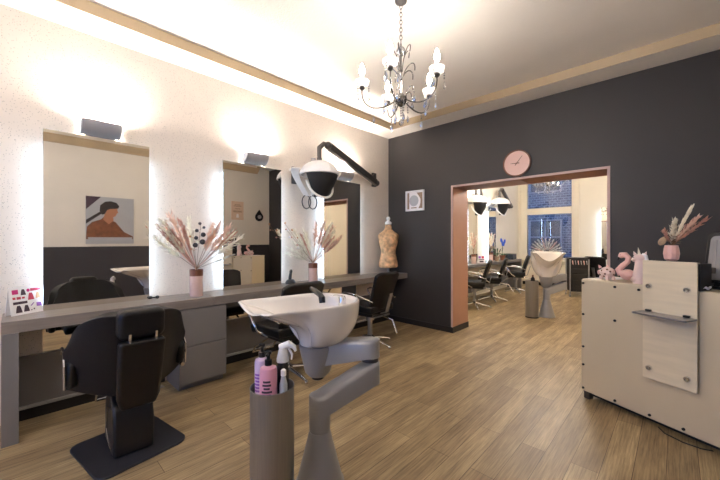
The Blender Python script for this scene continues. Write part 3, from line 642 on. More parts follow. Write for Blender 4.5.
# ------------------------------------------------------------------ wash basin on a folding arm
def wash_basin(label, col, sock, joint, axis, rim_z=.93, dip=.03):
    """col / sock / joint: plan positions; axis: plan direction from neck rest to far end"""
    t = thing('wash_basin', label, 'wash basin', (col[0], col[1], 0), 0, 'backwash basins on folding arms')
    S = Vector((sock[0] - col[0], sock[1] - col[1], 0)); J = Vector((joint[0] - col[0], joint[1] - col[1], 0))
    MB().lathe([(.128, 0), (.130, .018), (.122, .024), (.072, .22), (.056, .288)], 36).build('pedestal', M['silver'], t)
    MB().lathe([(.054, .289), (.056, .32), (.056, .40), (.045, .425)], 28).build('column', M['silver'], t)
    def slab(name, A, B, za0, za1, zb0, zb1, wa, wb):
        d = (B - A).normalized(); s = Vector((-d.y, d.x, 0)); q = MB(); n = 10; rows = []
        steps = 8
        for i in range(steps + 1):
            u = i / steps; p = A.lerp(B, u); w = wa + (wb - wa) * u; z0 = za0 + (zb0 - za0) * u; z1 = za1 + (zb1 - za1) * u
            cr = .025
            prof = [(-w, z0), (w, z0), (w, z1 - cr), (w * .86, z1 - cr * .25), (w * .6, z1), (-w * .6, z1), (-w * .86, z1 - cr * .25), (-w, z1 - cr)]
            rows.append([p + s * a + Vector((0, 0, b)) for a, b in prof])
        # rounded ends
        def endcap(c, z0, z1, w, sgn):
            out = []
            for ang in (30, 60, 80):
                k = math.cos(R(ang)); off = math.sin(R(ang)) * w * sgn; cr = .025
                prof = [(-w * k, z0), (w * k, z0), (w * k, z1 - cr), (w * k * .86, z1 - cr * .25), (w * k * .6, z1 - cr * .1), (-w * k * .6, z1 - cr * .1), (-w * k * .86, z1 - cr * .25), (-w * k, z1 - cr)]
                out.append([c + d * off + s * a + Vector((0, 0, b)) for a, b in prof])
            return out
        rows = endcap(A, za0, za1, wa, -1)[::-1] + rows + endcap(B, zb0, zb1, wb, 1)
        m = 8
        q.add([p for r in rows for p in r], [(i * m + k, i * m + (k + 1) % m, (i + 1) * m + (k + 1) % m, (i + 1) * m + k) for i in range(len(rows) - 1) for k in range(m)] + [list(range(m))[::-1], list(range((len(rows) - 1) * m, len(rows) * m))])
        return q.build(name, M['silver'], t, sharp=50)
    slab('lower_arm', Vector((0, 0, 0)), J, .375, .485, .462, .590, .058, .058)
    jt = MB().at((J.x, J.y, 0)).lathe([(.050, .591), (.048, .614)], 24).build('joint', M['anthr'], t)
    slab('upper_arm', J, S, .615, .725, .54, .685, .056, .062)
    MB().at((S.x, S.y, 0)).lathe([(.055, .475), (.078, .50), (.106, .62), (.114, .668)], 32).build('socket', M['silver'], t)
    MB().at((S.x, S.y, 0)).lathe([(.02, .445), (.036, .455), (.036, .476)], 20).build('drain_nut', M['blackp'], t)
    # ceramic bowl: local a = across, b = along the axis; socket at b = 0
    ax = Vector((axis[0], axis[1], 0)).normalized(); cr = Vector((ax.y, -ax.x, 0))
    bN, bF, hw = -.42, .25, .245
    rc_ = .035
    segs = [('l', (hw, 0), (hw * .97, bN + rc_)), ('a',), ('l', (hw * .97 - rc_, bN), (0, bN))]
    l0 = abs(bN + rc_); l1 = rc_ * math.pi / 2; l2 = hw * .97 - rc_; LT = l0 + l1 + l2
    def rim(phi):     # phi 0..2pi, starts at the far end
        c, s = math.cos(phi), math.sin(phi)
        if c >= 0:
            b = bF * c; a = hw * abs(s) ** .85
        else:
            w = (phi if phi <= math.pi else 2 * math.pi - phi) - math.pi / 2
            d = w / (math.pi / 2) * LT
            if d < l0: u = d / l0; a = hw * (1 - .03 * u); b = (bN + rc_) * u
            elif d < l0 + l1: th = (d - l0) / rc_; a = hw * .97 - rc_ + rc_ * math.cos(th); b = bN + rc_ - rc_ * math.sin(th)
            else: a = max(0, hw * .97 - rc_ - (d - l0 - l1)); b = bN
        a *= 1 if s > 0 else -1
        k = max(0, min(1, (-b - .20) / .2)); k = k * k * (3 - 2 * k)
        return a, b, rim_z - dip * math.cos(min(1, abs(a) / .19) * math.pi / 2) ** 1.0 * k
    n = 96; q = MB(); rows = []
    base_z = .672
    def ring(fn, zfrac, inner=0):
        row = []
        for k in range(n):
            a, b, z = rim(2 * math.pi * k / n); fa, fb, z2 = fn(a, b, z)
            row.append(S + cr * fa + ax * fb + Vector((0, 0, z2)))
        return row
    def outer(s):
        def f(a, b, z):
            wN = max(0, min(1, (-b - .02) / .34)); wN = wN * wN * (3 - 2 * wN)
            conv = (1 - s ** 2.4) ** .62; conc = (1 - s) ** 2.5
            k = conv * (1 - wN) + conc * wN
            kx = conv * (1 - .85 * wN) + (1 - s) ** 1.5 * .85 * wN
            ro = .108; L_ = math.hypot(a, b) or 1
            return a * kx + a / L_ * ro * (1 - kx), b * k + b / L_ * ro * (1 - k), z + (base_z - z) * s
        return f
    steps = [0, .04, .10, .17, .25, .34, .44, .55, .66, .77, .87, .94, 1.0]
    for s in steps[::-1]: rows.append(ring(outer(s), 0))
    def inn(off, drop):
        def f(a, b, z):
            L_ = math.hypot(a, b); k = max(0.05, (L_ - off) / L_)
            return a * k, b * k, z + drop
        return f
    rows.append(ring(inn(.006, .007), 0)); rows.append(ring(inn(.016, .004), 0))
    for s in (.12, .3, .5, .7, .85, .96):
        def f(a, b, z, s=s):
            L_ = math.hypot(a, b); k = (L_ - .022) / L_ * (1 - s ** 2.6) ** .5
            wN = max(0, min(1, (-b) / .42)); k2 = (L_ - .022) / L_ * (1 - s ** 1.25)
            k = k * (1 - wN) + k2 * wN
            return a * k, b * k + .02 * s, z + (.74 - z) * s
        rows.append(ring(f, 0))
    q.add([p for r in rows for p in r], [(i * n + k, i * n + (k + 1) % n, (i + 1) * n + (k + 1) % n, (i + 1) * n + k) for i in range(len(rows) - 1) for k in range(n)] + [list(range(n))[::-1], list(range((len(rows) - 1) * n, len(rows) * n))])
    q.build('bowl', M['ceramic'], t, sharp=70)
    P = lambda a, b, z: S + cr * a + ax * b + Vector((0, 0, z))
    # hand shower lying over the far rim, lever mixer beside it
    hs = MB().tube([P(-.20, .058, .976), P(-.15, .062, .964), P(-.075, .062, .944), P(-.055, .06, .930), P(-.05, .06, .90)], [.013, .017, .018, .022, .02], 12).build('hand_shower', M['blackp'], t)
    mx = MB().at(tuple(P(.02, .165, 0))).lathe([(.024, .885), (.023, .935), (.018, .944)], 18); mx.at()
    mx.tube([P(.02, .165, .940), P(-.005, .13, .948), P(-.02, .105, .944)], [.011, .009, .006], 8, .5)
    mx.build('lever_mixer', M['chrome'], t)
    return t
CAMX, CAMY = 3.42, -4.24
rt = Vector((.722, .692)); fwv = Vector((-.692, .722))
def cs(r, f): return (CAMX + r * rt.x + f * fwv.x, CAMY + r * rt.y + f * fwv.y)
col, sock, joint = (2.043, -3.114), (1.828, -2.954), (2.114, -2.792)
wash_basin('white ceramic wash basin on a grey folding arm in the near room', col, sock, joint, (.18, .984))

# ------------------------------------------------------------------ steel bottle holder with bottles
def holder(label, loc):
    t = thing('bottle_holder', label, 'bottle holder', loc, 0, 'steel bottle holders beside the wash basins')
    MB().lathe([(.098, 0), (.100, .003), (.100, .612), (.102, .618), (.098, .619), (.096, .612), (.096, .496), (.02, .491)], 40).build('cylinder', M['steel'], t)
    MB().lathe([(.103, 0), (.103, .018), (.1005, .018), (.1005, 0)], 40, cap=False).build('foot_ring', M['blackp'], t)
    return t
HX, HY = 2.050, -3.405
holder('tall brushed steel cylinder holding pump bottles beside the near wash basin', (HX, HY, 0))
def pump(loc, rz, label, m, h, r, lab):
    t = thing('pump_bottle', label, 'bottle', loc, rz, 'bottles in the steel holder')
    MB().lathe([(r * .96, 0), (r, .006), (r, h - .02), (r * .9, h - .006), (r * .5, h), (.014, h + .004)], 24).build('bottle', M[m], t)
    MB().lathe([(.016, h + .0045), (.016, h + .028), (.008, h + .03), (.008, h + .052), (.014, h + .054), (.014, h + .066)], 16).rod((0, 0, h + .06), (0, -.036, h + .058), .0065, .005).build('pump', M['blackp'], t)
    for i, (w, z) in enumerate(lab):
        q = MB()
        pts = [(math.sin(a) * (r + .0004), -math.cos(a) * (r + .0004)) for a in [(-w + 2 * w * k / 6) for k in range(7)]]
        q.add([(x, y, z) for x, y in pts] + [(x, y, z + .009) for x, y in pts] + [(x * 1.012, y * 1.012, z) for x, y in pts] + [(x * 1.012, y * 1.012, z + .009) for x, y in pts],
              [(k + 14, k + 15, k + 22, k + 21) for k in range(6)] + [(k, k + 7, k + 8, k + 1) for k in range(6)])
        q.build('label_line', M['darkp' if m != 'lilac' else 'violet'], t)
    return t
z0 = .492
lab = [(.55, .10), (.45, .115), (.6, .13), (.35, .145), (.5, .16), (.42, .175)]
dirv = math.atan2(.82, -1.36)
def hp(r, f): return (HX + rt.x * r + fwv.x * f, HY + rt.y * r + fwv.y * f, z0)
pump(hp(-.004, -.052), R(48), 'bright pink pump bottle in front in the steel holder', 'pinkb', .238, .039, lab)
pump(hp(-.054, .020), R(20), 'pale lilac pump bottle at the left in the steel holder', 'lilac', .25, .034, lab)
t = thing('spray_bottle', 'black spray bottle with white trigger head in the steel holder', 'bottle', hp(.046, .012), R(130), 'bottles in the steel holder')
MB().lathe([(.026, 0), (.028, .005), (.028, .19), (.024, .225), (.013, .24)], 22).build('bottle', M['blackm'], t)
q = MB().lathe([(.0285, .236), (.0285, .25), (.02, .285), (.016, .30)], 18).tube([(.0, .012, .30), (0, -.03, .318), (0, -.055, .305), (0, -.062, .285)], [.017, .017, .011, .006], 12)
q.build('trigger_head', M['white'], t)
MB().tube([(0, -.028, .30), (0, -.045, .27), (0, -.042, .245)], [.006, .006, .004], 8).build('trigger', M['white'], t)
t = thing('clear_bottle', 'small clear bottle at the right edge of the steel holder', 'bottle', hp(.062, -.042), 0, 'bottles in the steel holder')
MB().lathe([(.017, 0), (.018, .005), (.018, .15), (.012, .175), (.009, .19)], 18).build('bottle', M['greyp'], t)
MB().lathe([(.012, .1905), (.012, .215), (.006, .22)], 14).build('cap', M['white'], t)
# ------------------------------------------------------------------ swing-arm hood dryer on the bench wall
def hood_dryer(label, hood, bracket, group='hood dryers on swing arms'):
    """hood: centre of the dome; bracket: foot of the arm on the wall x = 0"""
    t = thing('hood_dryer', label, 'hair dryer', (0, bracket[1], bracket[2]), 0, group)
    O = Vector((0, bracket[1], bracket[2])); H = Vector(hood) - O
    MB().box(0.001, .035, -.045, .045, -.09, .125).build('wall_plate', M['anthr'], t, bevel=.01)
    sh = Vector((.075, 0, -.04)); el = H + Vector((.02, .12, .42))
    MB().rod((.03, 0, -.04), sh, .036).ball(sh, .046).build('shoulder_joint', M['anthr'], t)
    d = (el - sh).normalized(); s = d.cross(Vector((0, 0, 1))).normalized(); u = s.cross(d)
    q = MB(); A = sh + d * .03; B = el - d * .03
    vs = [P + s * a * .03 + u * b * .045 for P in (A, B) for a, b in ((-1, -1), (1, -1), (1, 1), (-1, 1))]
    q.add(vs, [(3, 2, 1, 0), (4, 5, 6, 7)] + [(k, (k + 1) % 4, 4 + (k + 1) % 4, 4 + k) for k in range(4)]).build('arm', M['anthr'], t, bevel=.008)
    top = H + Vector((0, 0, .20)); nk = Vector((top.x, top.y, el.z - .02))
    MB().ball(el, .048).tube([el, (el + nk) / 2 + Vector((0, 0, .02)), nk + Vector((0, 0, -.03))], .03, 12).build('elbow', M['anthr'], t)
    MB().tube([nk + Vector((0, 0, -.02)), top + Vector((0, 0, -.02))], .027, 14).tube([top + Vector((0, 0, .05)), top + Vector((0, 0, .02))], .033, 14).build('neck', M['anthr'], t)
    # dome opens towards local direction f (into the room, to the right and down)
    f = Vector((.985, -.17, 0)).normalized(); sd = Vector((-f.y, f.x, 0))
    def dome(u, v):
        a = R(-180 + 360 * u); e = R(90 * v * .98)
        r = .235
        return H + (f * math.cos(a + math.pi) * r * 1.0 + sd * math.sin(a) * r * .92) * math.cos(e) + Vector((0, 0, .045 + .155 * math.sin(e)))
    MB().shell(dome, 28, 10, .016).build('dome', M['white'], t)
    def visor(u, v):
        a = R(-72 + 144 * u); k = v
        r = .215 * (1 - .52 * k ** 1.5)
        return H + f * math.cos(a) * r + sd * math.sin(a) * r * (1 - .25 * k) + Vector((0, 0, .055 - .275 * k))
    vi = MB().shell(visor, 18, 10, .012).build('visor', M['blackm'], t)
    pts = [H + f * math.cos(R(a)) * .232 + sd * math.sin(R(a)) * .228 + Vector((0, 0, .05)) for a in range(-75, 76, 10)]
    MB().tube(pts, .012, 8, .8).build('visor_rim', M['white'], vi)
    lo = [H + f * math.cos(R(a)) * .12 + sd * math.sin(R(a)) * .17 * (1 if abs(a) > 0 else 1) + Vector((0, 0, -.235 + .20 * (abs(a) / 90) ** 2)) for a in range(-90, 91, 15)]
    MB().tube(lo, .014, 8).build('lower_rim', M['white'], vi)
    MB().ball(H + f * .11 + Vector((0, 0, -.15)), .035).build('nozzle', M['blackp'], vi)
    # two curved wings at the back with their wire loops
    for k, sg in enumerate((-1, 1)):
        c = H + sd * sg * -.02 - f * .10
        def wing(u, v, sg=sg):
            a = R(20 + 100 * u)
            r = .235 + .05 * u
            base = -f * math.sin(a) * r + sd * sg * (math.cos(a) * r * .6 + .13)
            return H + base + Vector((0, 0, .12 - .30 * u * u + .0)) + (sd * sg * .05 - f * .02) * (v - .5) * 2 * (.9 - .3 * u)
        wg = MB().shell(wing, 12, 4, .014).build('wing', M['white'], t)
        p0 = Vector(wing(1.0, .5)); lp = []
        for a in range(0, 361, 30):
            lp.append(p0 + sd * sg * .06 * math.sin(R(a)) + Vector((0, 0, -.075 + .085 * math.cos(R(a)))))
        MB().tube(lp, .007, 6).build('wire_loop', M['anthr'], wg)
    MB().at(tuple(H + Vector((-.05, -.05, .155)))).ball((0, 0, .03), .06, .05, .045).cyl(.03, .05, .09).build('motor_cap', M['steel'], t)
    return t
hood_dryer('white hood dryer with black visor on a swing arm in the near room', (.33, -1.72, 2.03), (0, -.38, 2.215))
t = thing('wall_holder', 'dark wall bracket with white hook behind the near hood dryer', 'wall bracket', (0, -1.86, 2.10))
MB().box(.001, .03, -.035, .035, -.11, .10).build('plate', M['anthr'], t, bevel=.006)
MB().tube([(.03, 0, .02), (.09, -.02, .03), (.10, -.09, .04), (.08, -.12, .04)], .012, 8).build('hook', M['white'], t)

# ------------------------------------------------------------------ chandelier
def chandelier(label, loc, drop, bulb):
    """loc: point of the hub; drop: height of the ceiling above the hub"""
    t = thing('chandelier', label, 'chandelier', loc, R(43.8), 'crystal chandeliers')
    ch = M['darkchrome']
    MB().lathe([(.045, drop), (.042, drop - .012), (.015, drop - .03), (.006, drop - .034)], 24).build('ceiling_cup', M['anthr'], t)
    q = MB(); z = .40; i = 0
    while z < drop - .05:
        h = .034; c = (0, 0, z + h / 2); pts = []
        for a in range(0, 361, 45):
            o = (.010 * math.sin(R(a)), 0) if i % 2 else (0, .010 * math.sin(R(a)))
            pts.append((o[0], o[1], c[2] + .02 * math.cos(R(a))))
        q.tube(pts, .0026, 5); z += h - .006; i += 1
    q.build('chain', ch, t)
    MB().tube([(0, 0, -.03), (0, 0, .40)], .006, 8).lathe([(.01, -.06), (.03, -.045), (.042, -.02), (.042, .005), (.02, .03), (.008, .04)], 20).build('stem', ch, t)
    MB().ball((0, 0, .345), .035, n=8, m=6).build('crystal_ball', M['crystal'], t)
    def crystal(parent, p, n, big=.013):
        x, y, z = p; q = MB(); q.tube([(x, y, z), (x, y, z - n * .018 - .01)], .0009, 4)
        for k in range(n): q.ball((x, y, z - .012 - k * .018), .0062, n=6, m=4)
        zz = z - n * .018 - .015
        q.at((x, y, zz)).lathe([(.001, 0), (big * .7, -.018), (big, -.034), (big * .6, -.048), (.001, -.056)], 8); q.at()
        q.build('crystal_drop', M['crystal'], parent, sharp=10)
    for k in range(5):
        a = R(39 + 72 * k); # angle in the picture frame, then 43.8 deg turned by the empty
        c, s = math.cos(a), -math.sin(a)
        P = lambda r, z: (c * r, s * r, z)
        arm = MB().tube(bez(P(.035, -.01), P(.14, -.10), P(.30, -.09), P(.285, .075), 16), .0048, 7).tube(bez(P(.05, -.02), P(.02, .06), P(.11, .10), P(.10, .035), 12), .004, 6)
        ar = arm.build('arm', ch, t)
        MB().tube(bez(P(.012, .14), P(.04, .24), P(.13, .26), P(.115, .17), 12), .004, 6).tube(bez(P(.012, .20), P(.02, .36), P(.10, .42), P(.075, .32), 12), .004, 6).build('scroll', ch, t)
        cup = MB().at(P(.285, 0)).lathe([(.012, .07), (.022, .082), (.016, .095)], 14).build('candle_cup', M['anthr'], ar)
        MB().at(P(.285, 0)).lathe([(.016, .0955), (.046, .108), (.052, .135), (.045, .135), (.040, .112), (.016, .100)], 18, cap=False).build('glass_dish', M['frost'], ar)
        MB().at(P(.285, 0)).cyl(.011, .0955, .17, 12).build('candle_sleeve', M['white'], ar)
        MB().at(P(.285, 0)).lathe([(.008, .1705), (.018, .195), (.020, .21), (.013, .235), (.003, .262)], 14).build('bulb', bulb, ar)
        for dx, dy, n in ((.05, 0, 3), (-.03, .04, 2), (-.03, -.04, 3)):
            crystal(ar, (c * .285 + dx, s * .285 + dy, .11), n, .010)
        crystal(ar, P(.20, -.055), 3)
        crystal(ar, P(.11, .03), 1, .014)
    crystal(t, (0, 0, -.06), 4, .016)
    for k in range(5):
        a = R(69 + 72 * k); crystal(t, (.05 * math.cos(a), .05 * math.sin(a), -.02), 5, .011)
    return t
chandelier('crystal chandelier with candle bulbs hanging in the near room', (1.96, -2.285, 2.335), H1 - 2.335, M['bulb'])
chandelier('added unseen crystal chandelier behind the camera, lighting the front of the room', (1.96, -5.35, 2.335), H1 - 2.335, M['bulb_added'])  # out of view, added to light the counter and front of the room
# ------------------------------------------------------------------ reception counter (turned in the right corner)
CA = math.atan2(-.418, .908); CO = (2.85, -.99, 0)
CL, CD, CZ = .90, .42, .98
def cw(x, y, z=0): return (CO[0] + x * math.cos(CA) - y * math.sin(CA), CO[1] + x * math.sin(CA) + y * math.cos(CA), z)
t = thing('reception_counter', 'beige reception counter with raised front panel in front of the dark wall', 'counter', CO, CA)
MB().box(0, CL, .012, CD, .075, CZ - .018).build('body', M['counter'], t)
MB().box(-.004, CL, 0, .011, .062, CZ - .006).build('front_panel', M['counter'], t, bevel=.002)
MB().box(-.004, CL, .012, CD + .004, CZ - .017, CZ).build('top', M['counter'], t, bevel=.002)
MB().box(.05, CL - .02, .06, CD - .04, .02, .074).build('plinth', M['blackm'], t)
for x, y in ((.03, .035), (.03, CD - .035), (CL - .03, .035), (CL - .03, CD - .035)): MB().box(x - .022, x + .022, y - .022, y + .022, 0, .0745).build('foot', M['anthr'], t)
for x, z in ((.012, .945), (.012, .69), (.012, .424), (.012, .276), (.012, .085), (.2525, .945), (.2525, .69), (.2525, .085), (.475, .085), (.66, .085), (.86, .085), (.86, .945), (.41, .945)):
    q = MB().at((x, 0, z), (R(90), 0, 0)).lathe([(.009, .0002), (.009, .008), (.006, .012)], 12); q.build('screw', M['blackm'], t)
bx = MB().box(.450, .740, .0, .13, CZ + .001, 1.150).build('raised_box', M['blackm'], t)
pn = MB().box(.450, .740, -.034, -.022, .350, 1.160).build('raised_panel', M['panel'], t, bevel=.0015)
MB().box(.450, .740, -.0215, .0, 1.1505, 1.1585).build('box_lid', M['panel'], t)
for x in (.490, .694):
    for z in (.985, .425):
        q = MB().at((x, -.034, z), (R(90), 0, 0)).lathe([(.017, .0002), (.017, .014), (.014, .018), (.009, .018), (.007, .012)], 18); q.build('standoff', M['chrome'], pn)
        MB().at((x, -.0005, z), (R(90), 0, 0)).cyl(.008, 0, .0205, 10).build('spacer', M['chrome'], pn)
sf = MB().box(.450, .740, -.155, -.035, .800, .812).build('shelf', M['steel'], pn, bevel=.001)
for x in (.490, .694): MB().box(x - .016, x + .016, -.056, -.0355, .8125, .826).build('shelf_clip', M['blackp'], sf, bevel=.003)

# things on the counter
def on(x, y, z=CZ): return cw(x, y, z)
t = thing('paper_sheet', 'white sheet of paper lying on the left end of the counter', 'paper', on(.085, .24), CA + R(6))
MB().box(-.07, .07, -.10, .10, .0005, .004).build('sheets', M['paper'], t)
t = thing('piggy_bank', 'spotted cream and pink piggy bank on the counter, leftmost of the figurines', 'piggy bank', on(.124, .118), CA + R(-20))
q = MB().ball((0, 0, .058), .056, .048, .046); q.build('body', M['pinkpale'], t)
MB().at((-.052, -.012, .055), (0, R(-90), 0)).lathe([(.022, 0), (.021, .014), (.016, .016)], 16).build('snout', M['pink'], t)
for sy in (-1, 1): MB().at((-.035, sy * .028, .092), (R(-sy * 20), R(-20), 0)).lathe([(.014, 0), (.010, .016), (.001, .03)], 10, .5, 1).build('ear', M['pink'], t)
for sx in (-1, 1):
    for sy in (-1, 1): MB().at((sx * .032, sy * .024, 0)).lathe([(.012, 0), (.014, .02), (.012, .03)], 12).build('leg', M['pinkpale'], t)
for a, z in ((-20, .07), (15, .045), (-60, .05), (-95, .075), (-120, .042), (50, .07), (-45, .085), (110, .06), (160, .05), (-75, .03)):
    e_ = (z - .058) / .046; k = math.sqrt(max(0, 1 - e_ * e_))
    MB().ball((math.cos(R(a)) * .0542 * k, math.sin(R(a)) * .0464 * k, z), .0075, n=8, m=6).build('spot', M['copper'], t)
MB().tube([(.053, 0, .065), (.062, .004, .075), (.058, .01, .085), (.054, .004, .08)], .003, 6).build('tail', M['pink'], t)
t = thing('flamingo_figurine', 'pink flamingo figurine with curved neck between the piggy bank and the tall horned figurine', 'figurine', on(.232, .168), CA)
MB().ball((.010, 0, .050), .052, .042, .042).tube([(.05, 0, .055), (.062, 0, .072), (.066, 0, .086)], [.024, .014, .003], 10).build('body', M['pink'], t)
MB().tube([(-.030, 0, .05), (-.052, 0, .085), (-.022, 0, .120), (.010, 0, .150), (.016, 0, .182), (-.006, 0, .205), (-.034, 0, .200), (-.046, 0, .186)], [.030, .024, .021, .019, .019, .022, .023, .014], 14).build('neck', M['pink'], t)
MB().tube([(-.046, 0, .186), (-.056, 0, .172), (-.054, 0, .158)], [.011, .009, .003], 10).build('beak', M['blackp'], t)
for sy in (-1, 1):
    MB().ball((.025, sy * .035, .055), .036, .012, .024).build('wing', M['pink'], t); MB().ball((-.03, sy * .019, .205), .004, n=8, m=6).build('eye', M['blackp'], t)
t = thing('horned_figurine', 'tall pale pink animal figurine with pale horn, beside the raised panel', 'figurine', on(.372, .088), CA)
MB().lathe([(.054, 0), (.060, .02), (.056, .07), (.046, .11), (.040, .15), (.038, .18)], 22, .84, .74).build('body', M['pinkpale'], t)
MB().ball((-.006, 0, .185), .040, .032, .032).ball((-.034, -.004, .174), .022, .021, .018).build('head', M['pinkpale'], t)
for sx, sy in ((-1, 1), (1, 1)): MB().at((sx * .022 - .003, sx * .012, .205), (0, R(22 * sx), 0)).lathe([(.010, 0), (.011, .012), (.001, .034)], 10, 1, .6).build('ear', M['pinkpale'], t)
MB().at((-.008, 0, .213), (0, R(-8), 0)).lathe([(.009, 0), (.006, .025), (.001, .052)], 10).build('horn', M['palm'], t)
MB().tube([(.012, .0, .218), (.032, 0, .205), (.040, 0, .165), (.044, 0, .11)], [.008, .012, .012, .006], 8).build('mane', M['paper'], t)
MB().ball((-.03, -.022, .19), .0045, n=8, m=6).ball((-.03, .022, .19), .0045, n=8, m=6).build('eyes', M['blackp'], t)
for sx in (-1, 1): MB().ball((-.02, sx * .03, .03), .026, .018, .022).build('foreleg', M['pinkpale'], t)

v = thing('plant_pot', 'small faceted pink pot with dried plumes on top of the raised panel box', 'vase', on(.562, .072, 1.1595), CA)
MB().lathe([(.026, 0), (.038, .012), (.043, .050), (.039, .085), (.034, .105), (.029, .105), (.032, .08), (.034, .05), (.02, .02)], 11, cap=True).build('pot', M['pink'], v, sharp=10)
for dx, dz, dy, sl, hl, w, m in ((.72, .95, 0, .05, .19, .016, 'blushp'), (.85, .85, .1, .05, .20, .014, 'mauvep'), (.42, 1, .0, .05, .22, .012, 'pampas'), (.05, 1, .1, .04, .13, .022, 'pampas'), (-.35, .9, .0, .04, .08, .016, 'mauvep'), (.15, 1, -.1, .03, .15, .018, 'palm'), (.6, .95, .15, .05, .16, .016, 'mauvep')):
    plume(v, M[m], (0, 0, .105), (dx, dy, dz), sl, hl, w, 60)
MB().at((-.035, -.02, .128), (R(70), 0, R(-20))).lathe([(.002, 0), (.026, .004), (.03, .010), (.02, .016), (.002, .018)], 14).build('seed_pod', M['taupe'], v)
q = MB(); hairs(q, (0, 0, .10), (.02, 0, .17), .03, 60); q.build('moss', M['stem'], v)

t = thing('display_unit', 'grey upright display unit with dark rounded rim at the right end of the counter', 'display', on(.765, .27), CA)
q = MB().at((0, 0, .03), (R(-9), 0, 0)); q.prism([(x * (1 - .10 * (z / .345)) , z) for x, z in roundrect(-.125, .125, 0, .345, .04)], -.016, .018, 'y'); q.build('rim', M['blackp'], t, bevel=.006)
q = MB().at((0, 0, .03), (R(-9), 0, 0)); q.prism([(x * (1 - .10 * (z / .345)), z) for x, z in roundrect(-.104, .104, .024, .318, .03)], -.024, -.0165, 'y'); fp = q.build('face_plate', M['silver'], t, bevel=.003)
MB().at((0, 0, .03), (R(-9), 0, 0)).box(-.080, -.060, -.029, -.0245, .12, .29).box(-.055, .09, -.027, -.0245, .295, .305).build('raised_strip', M['steel'], fp)
MB().at((0, 0, .03), (R(-9), 0, 0)).box(-.082, -.056, -.0285, -.0245, .065, .105).build('dark_slot', M['anthr'], fp)
MB().box(-.10, .10, -.06, .06, 0.0, .018).prism([(-.03, .0181), (.03, .0181), (.03, .06), (-.03, .045)], -.06, .06, 'x').build('foot', M['blackp'], t, bevel=.004)
t = thing('tissue', 'small crumpled white tissue beside the display unit on the counter', 'tissue', on(.735, .06), CA)
q = MB(); q.shell(lambda u, v: ((u - .5) * .05, (v - .5) * .05, .012 + .012 * math.sin(7 * u + 2) * math.cos(6 * v) + .010 * u), 8, 8, .0015); q.build('tissue_sheet', M['paper'], t)
t = thing('floor_cable', 'thin cable lying on the floor under the counter front', 'cable', CO, CA)
MB().tube([(.50, .05, .004), (.56, .0, .004), (.66, -.012, .004), (.74, .01, .004), (.78, .05, .004)], .004, 6).build('lead', M['blackp'], t)

# ------------------------------------------------------------------ opposite wall, seen in the mirrors (u, v mirrored so that the glass shows the photo's side)
t = thing('portrait_poster', 'portrait poster of a dark-haired person in a brown jumper, seen in the nearest mirror', 'poster', (XR, -3.09, 1.235))
PW, PH = .67, .80
MB().box(-.02, -.001, -PW / 2, PW / 2, 0, PH).build('board', M['greyp'], t)
def pp(name, m, poly, k):
    # u runs along +y: in the mirror the viewer sees +y to the right
    q = MB(); q.prism([(-PW / 2 + u * PW, v * PH) for u, v in poly], -.0205 - .0006 * k, -.0202 - .0006 * (k - 1) if k > 1 else -.0201, 'x'); q.build(name, M[m], t)
pp('printed_corner', 'darkp', [(0.0, 1.0), (.30, 1.0), (0, .72)], 1)
pp('printed_band', 'hairp', [(0, .5), (.42, .78), (.42, .72), (0, .42)], 1)
pp('printed_jumper', 'jumper', [(0, .10), (.98, .10), (.98, .16), (.78, .26), (.66, .40), (.60, .47), (.45, .52), (.36, .58), (.30, .52), (.12, .46), (.02, .36)], 2)
pp('printed_neck', 'skin', [(.34, .52), (.46, .42), (.56, .50), (.54, .62), (.38, .66)], 3)
pp('printed_face', 'skin', [(.40, .62), (.52, .56), (.60, .60), (.63, .66), (.66, .68), (.64, .72), (.64, .80), (.40, .80)], 4)
pp('printed_hair', 'hairp', [(.27, .70), (.32, .62), (.38, .64), (.42, .72), (.48, .75), (.66, .77), (.68, .82), (.62, .89), (.50, .92), (.38, .90), (.28, .82)], 5)
pp('printed_caption', 'greyp', [(.04, .04), (.96, .04), (.96, .14), (.04, .14)], 4)
t = thing('notice_print', 'small beige framed notice on the opposite wall, seen in the middle mirror', 'picture', (XR, -.80, 1.75))
MB().box(-.018, -.001, -.14, .14, 0, .41).build('board', M['sand'], t)
for z, w in ((.33, .07), (.30, .09), (.24, .06), (.19, .10), (.17, .10)): MB().box(-.0186, -.0182, -w, w, z, z + .011).build('printed_line', M['taupe'], t)
MB().prism([(-.03, .05), (.03, .05), (.02, .13), (-.02, .13)], -.0186, -.0182, 'x').build('printed_shape', M['paper'], t)
t = thing('drop_ornament', 'black drop-shaped wall ornament on the opposite wall, seen in the middle mirror', 'wall ornament', (XR, -.27, 1.74))
dp_ = [(.10 * math.sin(R(a)) * 1.0, .10 - .10 * math.cos(R(a))) for a in range(-120, 121, 15)] + [(0, .27)]
MB().prism(dp_, -.03, -.001, 'x').build('drop', M['blackm'], t, bevel=.006)
MB().prism([(.05 * math.cos(R(a)), .10 + .045 * math.sin(R(a))) for a in range(0, 360, 30)], -.034, -.0305, 'x').build('badge', M['greyp'], t)
